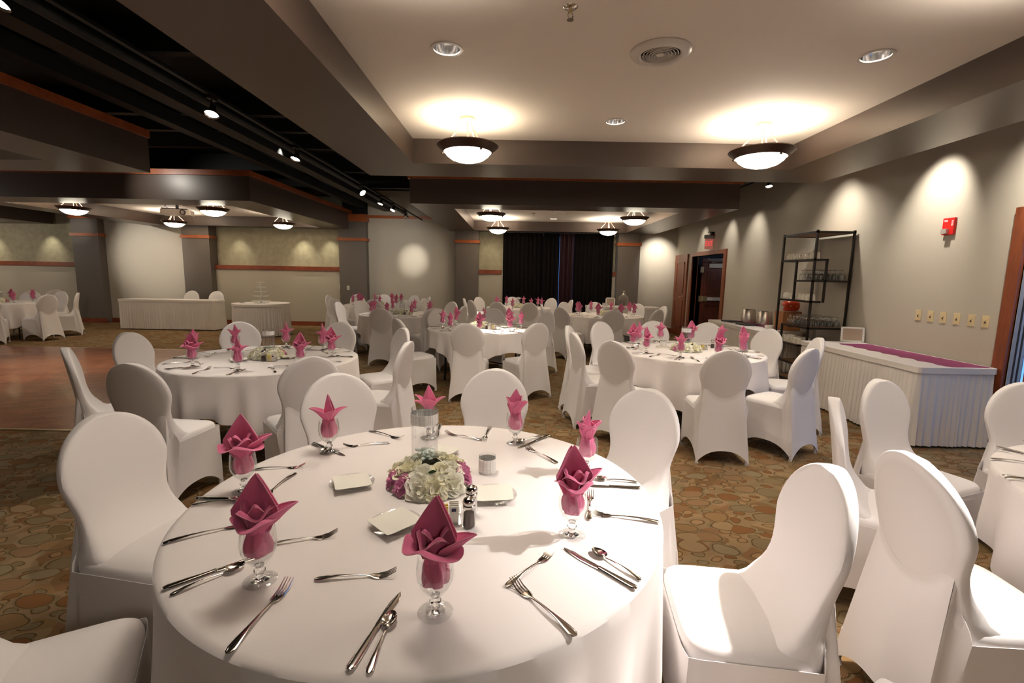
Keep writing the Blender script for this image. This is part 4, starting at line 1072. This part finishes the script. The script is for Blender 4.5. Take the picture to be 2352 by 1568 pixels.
# ------------------------------------------------------------------ skirted tables
def skirted(name, label, x0, x1, y0, y1, round_=None, top=.76, pleat=.055):
    'rectangular (or round) table with cloth top and pleated clipped skirting'
    pts = []
    if round_:
        cx, cy, R_ = round_; n = int(2*pi*R_/.011)
        pts = [(cx+R_*cos(2*pi*i/n), cy+R_*sin(2*pi*i/n), cos(2*pi*i/n), sin(2*pi*i/n)) for i in range(n)]
    else:
        r = .03; st_ = .011
        def side(ax, ay, bx_, by, nx, ny):
            L = sqrt((bx_-ax)**2+(by-ay)**2); n = max(2, int(L/st_))
            for i in range(n): pts.append((ax+(bx_-ax)*i/n, ay+(by-ay)*i/n, nx, ny))
        def corner(cx, cy, a):
            for i in range(4): g = a+pi/2*i/4; pts.append((cx+r*cos(g), cy+r*sin(g), cos(g), sin(g)))
        side(x0+r, y0, x1-r, y0, 0, -1); corner(x1-r, y0+r, -pi/2); side(x1, y0+r, x1, y1-r, 1, 0); corner(x1-r, y1-r, 0)
        side(x1-r, y1, x0+r, y1, 0, 1); corner(x0+r, y1-r, pi/2); side(x0, y1-r, x0, y0+r, -1, 0); corner(x0+r, y0+r, pi)
    n = len(pts); s_ = rnd.uniform(0, 6)
    if round_: t = thing(name, label, 'skirted table', (round_[0], round_[1], 0)); ox, oy = round_[0], round_[1]
    else: t = thing(name, label, 'skirted table', ((x0+x1)/2, (y0+y1)/2, 0)); ox, oy = (x0+x1)/2, (y0+y1)/2
    def amp(i, v):
        L = i*.011; w = .5+.5*sin(2*pi*L/pleat+2.6*sin(L*7.1+s_)+1.9*sin(L*17.3+2*s_)); w2 = .5+.5*sin(2*pi*L/.23+s_+1.5*sin(L*5))
        return (.006+.018*v)*w+.014*v*w2
    def sk(u, v):
        i = round(u*n) % n; x, y, nx, ny = pts[i]; a = amp(i, v); z = top-.045-(top-.045-.022)*v
        if round_ and v > .98: z += .0
        return (x+nx*(a-.004)-ox, y+ny*(a-.004)-oy, z)
    MB().grid(sk, n, 5, cu=True).build('skirt', M['skirt'], t, solid=.0015)
    def band(u, v):
        i = round(u*n) % n; x, y, nx, ny = pts[i]; sw = .004*sin(i*.011*5+s_)
        return (x+nx*.013-ox, y+ny*.013-oy, top-.002-.052*v+sw*.5)
    MB().grid(band, n, 2, cu=True).build('skirt_band', M['skirt'], t, solid=.003)
    tp = MB(); vs = [(x-ox+nx*.012, y-oy+ny*.012, top) for x, y, nx, ny in pts]; vb = [(a, b_, top-.02) for a, b_, c_ in vs]
    tp.add(vs+vb, [tuple(range(n)), tuple(range(2*n-1, n-1, -1))]+[(i, (i+1) % n, n+(i+1) % n, n+i) for i in range(n)])
    tp.build('tabletop_cloth', M['cloth'], t)
    return t
skirted('buffet_table', 'long white skirted buffet table with purple runner along the right wall', 3.69, 4.40, 4.28, 6.08)
skirted('buffet_table', 'white skirted serving table behind the black shelf holding steel buckets', 3.69, 4.40, 7.22, 9.05)
skirted('head_table', 'long white skirted head table before the left far wall', -9.95, -7.55, 11.85, 12.33)
skirted('cake_table', 'round white skirted table holding the tiered acrylic stand', 0, 0, 0, 0, (-6.05, 11.3, .61))
skirted('gift_table', 'white skirted table with birdcage and frame near the far right column', 1.92, 3.76, 12.3, 12.98)
def runner(x0, x1, y0, y1, label, z=.7605, tri=True):
    mb = MB(); n = 60
    def f(u, v):
        y = y0+(y1-y0)*v; e = .045*abs(((v*7) % 1)-.5)*2 if tri else 0
        return (x0+e+(x1-x0-e)*u, y, z+.0018+.001*sin(40*y+9*u))
    tag(mb.grid(f, 8, 70).build('table_runner', M['runner'], solid=.0012), label, 'table runner')
runner(3.98, 4.38, 4.31, 5.86, 'purple runner with zigzag edge on the long buffet table')
runner(4.02, 4.38, 7.3, 8.95, 'purple runner on the serving table under the steel buckets')
# picture frame on buffet
fr = thing('picture_frame', 'glittery silver frame around a blank brown card on the buffet table', 'picture frame', (at(1957, 785, .764).x, at(1957, 785, .764).y, .764), -.42)
w_, h_ = .125, .095; tilt = Matrix.Rotation(-.2, 4, 'X')
b = MB()
for a in ((-w_, w_, 0, .012, 0, .022), (-w_, w_, 0, .012, 2*h_-.022, 2*h_), (-w_, -w_+.022, 0, .012, 0, 2*h_), (w_-.022, w_, 0, .012, 0, 2*h_)): b.box(*a, mtx=tilt)
b.build('frame', M['glitterframe'], fr, smooth=False)
bx(-w_+.01, w_-.01, .004, .008, .01, 2*h_-.01).build('card', M['photo'], fr, smooth=False).rotation_euler = (-.2, 0, 0)
bx(-.02, .02, .045, .05, 0, .10).build('easel_strut', M['book'], fr, smooth=False)
fr2 = thing('picture_frame', 'cream framed picture standing left of the birdcage', 'picture frame', (2.52, 12.62, .7605), 0)
b = MB()
for a in ((-.125, .125, 0, .015, 0, .03), (-.125, .125, 0, .015, .2, .23), (-.125, -.095, 0, .015, 0, .23), (.095, .125, 0, .015, 0, .23)): b.box(*a)
b.build('frame', M['china'], fr2, smooth=False); bx(-.1, .1, .006, .01, .02, .21).build('card', M['photo'], fr2, smooth=False)
bc = thing('birdcage', 'pale wire birdcage with domed top on the far right skirted table', 'birdcage', (2.86, 12.6, .7605))
MB().lathe([(0, 0), (.135, 0), (.135, .012), (0, .012)], 32).build('base', M['cage'], bc)
wi = MB()
for q in range(22):
    a = 2*pi*q/22; c, s = cos(a), sin(a); wi.tube([(.128*c, .128*s, .01), (.128*c, .128*s, .20), (.115*c, .115*s, .245), (.085*c, .085*s, .28), (.06*c, .06*s, .295)], .0042, 5, False)
wi.build('wires', M['cage'], bc)
MB().lathe([(.06, .285), (.06, .295), (.05, .33), (.02, .355), (.008, .365), (.008, .38), (0, .38)], 24).build('dome', M['cage'], bc)
bd = MB(); bd.sphere((0, 0, .392), .014, 8, (1.4, .7, .8)); bd.tube([(-.01, 0, .395), (-.035, 0, .42)], .005, 5); bd.tube([(.012, 0, .395), (.03, 0, .418)], .005, 5); bd.build('bird_finial', M['china'], bc)
# tiered stand
cs = thing('cake_stand', 'five tier clear acrylic cupcake stand on the round skirted table', 'cake stand', (-6.05, 11.3, .7605))
MB().lathe([(0, 0), (.17, 0), (.17, .008), (0, .008)], 40).build('base', M['acrylic'], cs)
MB().tube([(0, 0, 0), (0, 0, .50)], .012).build('post', M['acrylic'], cs)
for r_, z in ((.205, .055), (.175, .165), (.145, .27), (.115, .375), (.088, .485)):
    MB().lathe([(0, z), (r_, z), (r_, z+.010), (0, z+.010)], 48).build('tier', M['acrylic'], cs)
bx(-.05, .05, -.03, .03, 0, .012).build('cake_knife_box', M['book'], loc=(-6.42, 11.15, .7605), smooth=False)
tag(bpy.data.objects['cake_knife_box'], 'small dark item at the left rim of the cake table', 'box')
# steel buckets and black folders on the serving table
for (x, y), l in (((4.20, 8.55), 'tapered steel bucket farther from the black shelf'), ((4.22, 8.02), 'tapered steel bucket closer to the black shelf')):
    t = thing('steel_bucket', l, 'bucket', (x, y, .764), 0, 'steel buckets on the serving table')
    MB().lathe([(0, 0), (.132, 0), (.134, .006), (.108, .235), (.104, .24), (.098, .238), (0, .225)], 40).build('body', M['bucket'], t)
    MB().lathe([(.106, .228), (.111, .232), (.108, .241), (.103, .24)], 40).build('rolled_rim', M['steel'], t)
for (x, y, rz), l in (((3.93, 8.62, .2), 'black folder lying flat beside the farther steel bucket'), ((3.93, 8.05, .1), 'black folder lying flat before the nearer steel bucket')):
    tag(bx(-.11, .11, -.15, .15, 0, .018).build('menu_folder', M['book'], loc=(x, y, .764), smooth=False, bevel=.003), l, 'folder', 'black folders on the serving table').rotation_euler = (0, 0, rz)
# crate with teapot, white cup
ct = thing('wooden_crate', 'orange brown wooden box under the red pot behind the black shelf', 'crate', (4.22, 7.36, .7625))
bx(-.14, .14, -.12, .12, 0, .29).build('body', M['boxwood'], ct, smooth=False, bevel=.004)
bx(-.06, .06, -.128, -.119, .06, .11).build('handle_recess', M['slot'], ct, smooth=False)
rp = thing('red_pot', 'round red pot with golden flowers standing on the wooden box', 'pot', (4.25, 7.36, 1.053))
MB().lathe([(0, 0), (.09, 0), (.115, .03), (.125, .08), (.118, .13), (.09, .155), (.05, .165), (0, .165)], 32).build('body', M['redpot'], rp)
mo = MB()
for q in range(9):
    a = 2*pi*q/9
    for w in range(5): mo.sphere((.122*cos(a+.06*cos(w*1.256)), .122*sin(a+.06*cos(w*1.256)), .085+.010*sin(w*1.256)), .006, 6)
mo.build('flower_motif', M['gold'], rp)
MB().lathe([(0, 0), (.14, 0), (.15, .008), (.0, .006)], 32).build('saucer', M['china'], rp)
MB().tube([(-.11, 0, .06), (-.15, 0, .08), (-.175, 0, .12)], [.03, .02, .012]).build('spout', M['china'], rp)
MB().lathe([(0, 0), (.045, 0), (.065, .03), (.068, .06), (.06, .062), (.04, .02), (0, .015)], 24).build('white_bowl', M['china'], loc=(3.98, 7.42, .7625))
tag(bpy.data.objects['white_bowl'], 'small white bowl beside the wooden box', 'bowl')

# ------------------------------------------------------------------ etagere
eg = thing('shelf_unit', 'tall black iron shelf unit with staggered shelves of cups and goblets', 'shelf')
EX0, EX1, EY0, EY1, EH = 3.93, 4.41, 6.36, 7.13, 2.17
h = .0125
def bar(x0, y0, z0, x1, y1, z1, name='frame_bar'):
    return bx(min(x0, x1)-h, max(x0, x1)+h, min(y0, y1)-h, max(y0, y1)+h, min(z0, z1)-h, max(z0, z1)+h).build(name, M['iron'], eg, smooth=False)
for x, y in ((EX0, EY1), (EX0, EY0), (EX1, EY0), (EX1, EY1)): bar(x, y, h, x, y, EH, 'post')
def rect(x0, x1, y0, y1, z):
    bar(x0, y0, z, x1, y0, z); bar(x0, y1, z, x1, y1, z); bar(x0, y0, z, x0, y1, z); bar(x1, y0, z, x1, y1, z)
    bx(x0+h, x1-h, y0+h, y1-h, z-.006, z+h).build('shelf_board', M['board'], eg, smooth=False)
rect(EX0, EX1, EY0, EY1, EH-h)
T1x, T2y = 4.09, 6.76
rect(EX0, T1x, EY0, EY1, 1.80); rect(EX0, EX1, EY0, T2y, 1.52); rect(EX0, T1x-.05, EY0, EY1, 1.245); rect(EX0, EX1, EY0, 6.98, .89); rect(EX0, 4.2, EY0+.2, EY1, .63); rect(EX0, 4.2, EY0+.2, 6.98, .365); rect(EX0, EX1, EY0, EY1, .12)
bar(T1x, EY0, 1.25, T1x, EY0, 1.80, 'post'); bar(EX0, T2y, 1.25, EX0, T2y, 1.80, 'post'); bar(EX0, 6.98, .365, EX0, 6.98, .89, 'post')
def mug_proto():
    t = thing('coffee_mug', '', 'cup')
    MB().lathe([(0, .088), (.026, .088), (.033, .080), (.039, .045), (.041, .0), (.038, 0), (.035, .045), (0, .08)], 24).build('body', M['china'], t)
    MB().tube([(.036, 0, .07), (.058, 0, .066), (.064, 0, .045), (.056, 0, .022), (.039, 0, .018)], .005, 6).build('handle', M['china'], t)
    return Proto(t)
MG = mug_proto()
sg = Proto(dup(GP.o)); sg.o['label'] = ''
KIDS.clear()
nm = ['first', 'second', 'third', 'fourth', 'fifth', 'sixth', 'seventh', 'eighth', 'ninth', 'tenth', 'eleventh', 'twelfth']
for z, lv, ys, xs in ((1.8135, 'top cup shelf', 8, (3.99,)), (1.2585, 'middle cup shelf', 8, (3.985,)), (.6435, 'low cup shelf', 6, (4.0, 4.10))):
    for ix, x in enumerate(xs):
        for i in range(ys):
            yy = 6.43+i*.088 if lv != 'low cup shelf' else 6.625+i*.083
            MG.put((x, yy, z), rnd.uniform(2.4, 3.9), 'white upturned cup, %s from camera, %s row, %s' % (nm[i], ('front', 'back')[ix], lv), 'white cups on the black shelf')
for z, lv, ny_, xs in ((1.5335, 'upper goblet shelf', 4, (3.98, 4.07, 4.16, 4.25, 4.34)), (.9035, 'lower goblet shelf', 6, (3.98, 4.07, 4.16, 4.25, 4.34))):
    for ix, x in enumerate(xs):
        for i in range(ny_):
            if ny_ == 4 and i == 3 and False: continue
            loc = (x, 6.42+i*(.088 if ny_ == 4 else .092), z+.14)
            c = GP.put(loc, (pi, 0, rnd.uniform(0, 3)), 'upturned goblet, %s row from camera, %s from left, %s' % (nm[i], nm[ix], lv), 'upturned goblets on the black shelf')
for i, (x, y) in enumerate(((4.0, 6.5), (4.17, 6.52), (4.34, 6.5))):
    t = thing('glass_pitcher', 'clear glass pitcher on the bottom board of the black shelf, %s from the left' % nm[i], 'pitcher', (x, y, .1335), pi/2, 'pitchers at the bottom of the black shelf')
    MB().lathe([(0, .002), (.05, .002), (.055, .01), (.058, .12), (.05, .2), (.058, .25), (.056, .25), (.047, .2), (.055, .12), (.05, .014), (0, .012)], 24).build('body', M['bowl'], t)
    MB().tube([(.05, 0, .21), (.095, 0, .2), (.10, 0, .12), (.056, 0, .07)], .007, 6).build('handle', M['glass'], t)

# ------------------------------------------------------------------ small wall items
def plate_on_wall(x, y, z, nx, label, m='ivory', sw='switch', w=.07, h_=.115):
    t = thing('switch_plate' if sw == 'switch' else 'outlet', label, 'light switch' if sw == 'switch' else 'outlet', (x, y, z), (pi/2 if nx else 0), 'wall plates')
    # local: plate faces -Y
    bx(-w/2, w/2, -.007, 0, -h_/2, h_/2).build('plate', M[m], t, smooth=False, bevel=.002)
    bx(-.017, .017, -.0085, -.006, -.033, .033).build('insert', M[m], t, smooth=False)
    bx(-.008, .008, -.0095, -.008, -.018, .012).build('slot', M['slot'], t, smooth=False)
    bx(-.006, .006, -.016, -.009, .0, .016).build('toggle', M['ivory'], t, smooth=False)
for i, yy in enumerate((5.26, 5.105, 4.954, 4.80, 4.646, 4.504)):
    plate_on_wall(XR, yy, 1.17, False, 'ivory dimmer switch plate on the right wall, %s from the left' % nm[i])
for o in [o for o in bpy.data.objects if o.name.startswith('switch_plate')]: o.rotation_euler = (0, 0, -pi/2); o['group'] = 'row of dimmer switch plates on the right wall'
plate_on_wall(-4.62, YW-.22, 1.10, False, 'beige switch plate on the dark column left of the grey wall', 'beige')
plate_on_wall(-4.93, YW, 1.12, False, 'narrow white wall plate beside the dark column at the recess edge', 'beige', 'switch', .05)
plate_on_wall(-6.42+.02, YW, .48, False, 'small outlet on the wall right of the cake table', 'beige', 'outlet')
for o in bpy.data.objects:
    if o.get('group') == 'wall plates': del o['group']
fa = thing('fire_alarm', 'red fire alarm strobe box mounted on the right wall', 'fire alarm', (XR, 5.02, 2.10), -pi/2)
bx(-.066, .066, -.028, 0, -.085, .085).build('housing', M['red'], fa, smooth=False, bevel=.006)
bx(-.012, .05, -.062, -.027, -.075, -.025).build('strobe_lens', M['clear'], fa, smooth=False, bevel=.006).location.x = -.03
def text(s_, size, m, parent, loc, rot, ex=.0008):
    c = bpy.data.curves.new('lettering', 'FONT'); c.body = s_; c.size = size; c.extrude = ex; c.align_x = 'CENTER'; c.align_y = 'CENTER'
    o = bpy.data.objects.new('lettering', c); COL.objects.link(o); bpy.context.view_layer.update()
    me = bpy.data.meshes.new_from_object(o.evaluated_get(bpy.context.evaluated_depsgraph_get())); bpy.data.objects.remove(o)
    me.materials.clear(); me.materials.append(m); o = bpy.data.objects.new('lettering', me); COL.objects.link(o); o.parent = parent; o.location = loc; o.rotation_euler = rot
    return o
text('FIRE', .026, M['white'], fa, (-.03, -.0285, .055), (pi/2, 0, 0)); text('FIRE', .03, M['white'], fa, (.045, -.0285, .03), (pi/2, pi/2, 0))
ex = thing('exit_sign', 'glowing red EXIT sign hanging above the double doorway', 'exit sign', (4.37, 10.95, 2.44), 0)
bx(-.13, .075, -.03, .03, -.02, .065).build('housing', M['grey'], ex, smooth=False, bevel=.004)
bx(-.12, .07, -.004, .004, -.25, -.02).build('panel', M['exitpanel'], ex, smooth=False)
text('EXIT', .098, M['exitred'], ex, (-.025, -.0045, -.13), (pi/2, 0, 0)).scale = (.8, 1.6, 1)
bx(.0, .06, -.05, .02, .04, .13).build('camera_unit', M['iron'], ex, smooth=False, bevel=.004)
MB().sphere((.03, -.052, .045), .006, 8).build('indicator', M['exitred'], ex)
MB().tube([(.02, -.02, .12), (-.05, -.03, .13), (-.07, -.03, .11)], .009, 6).build('bracket', M['iron'], ex)
# dark bin or cables under the doorway side: nothing more is visible there

# ------------------------------------------------------------------ broad fill from lamps of neighbouring coffers behind the camera
lamp('POINT', 'bowl_and_fill_light', (.9, -1.9, 2.5), 40, WARM, size=.3)
lamp('SPOT', 'can_light', (2.28, 1.75, 2.9), 720, (1, .95, .90), (.93, 1.42, .6), .04, 43, 1)
lamp('SPOT', 'can_light', (-.47, 3.28, ZC+.05), 30, WARM, (-.47, 3.28, 0), .05, 90, .7)
lamp('SPOT', 'can_light', (2.28, 3.28, ZC+.05), 30, WARM, (2.28, 3.28, 0), .05, 90, .7)
lamp('SPOT', 'can_light', (.9, 4.66, ZC+.05), 20, WARM, (.9, 4.66, 0), .05, 90, .7)
for o in list(bpy.data.objects):      # prototypes that were never placed
    if o.parent is None and o.get('label') == '' :
        for c_ in list(o.children_recursive): bpy.data.objects.remove(c_)
        bpy.data.objects.remove(o)
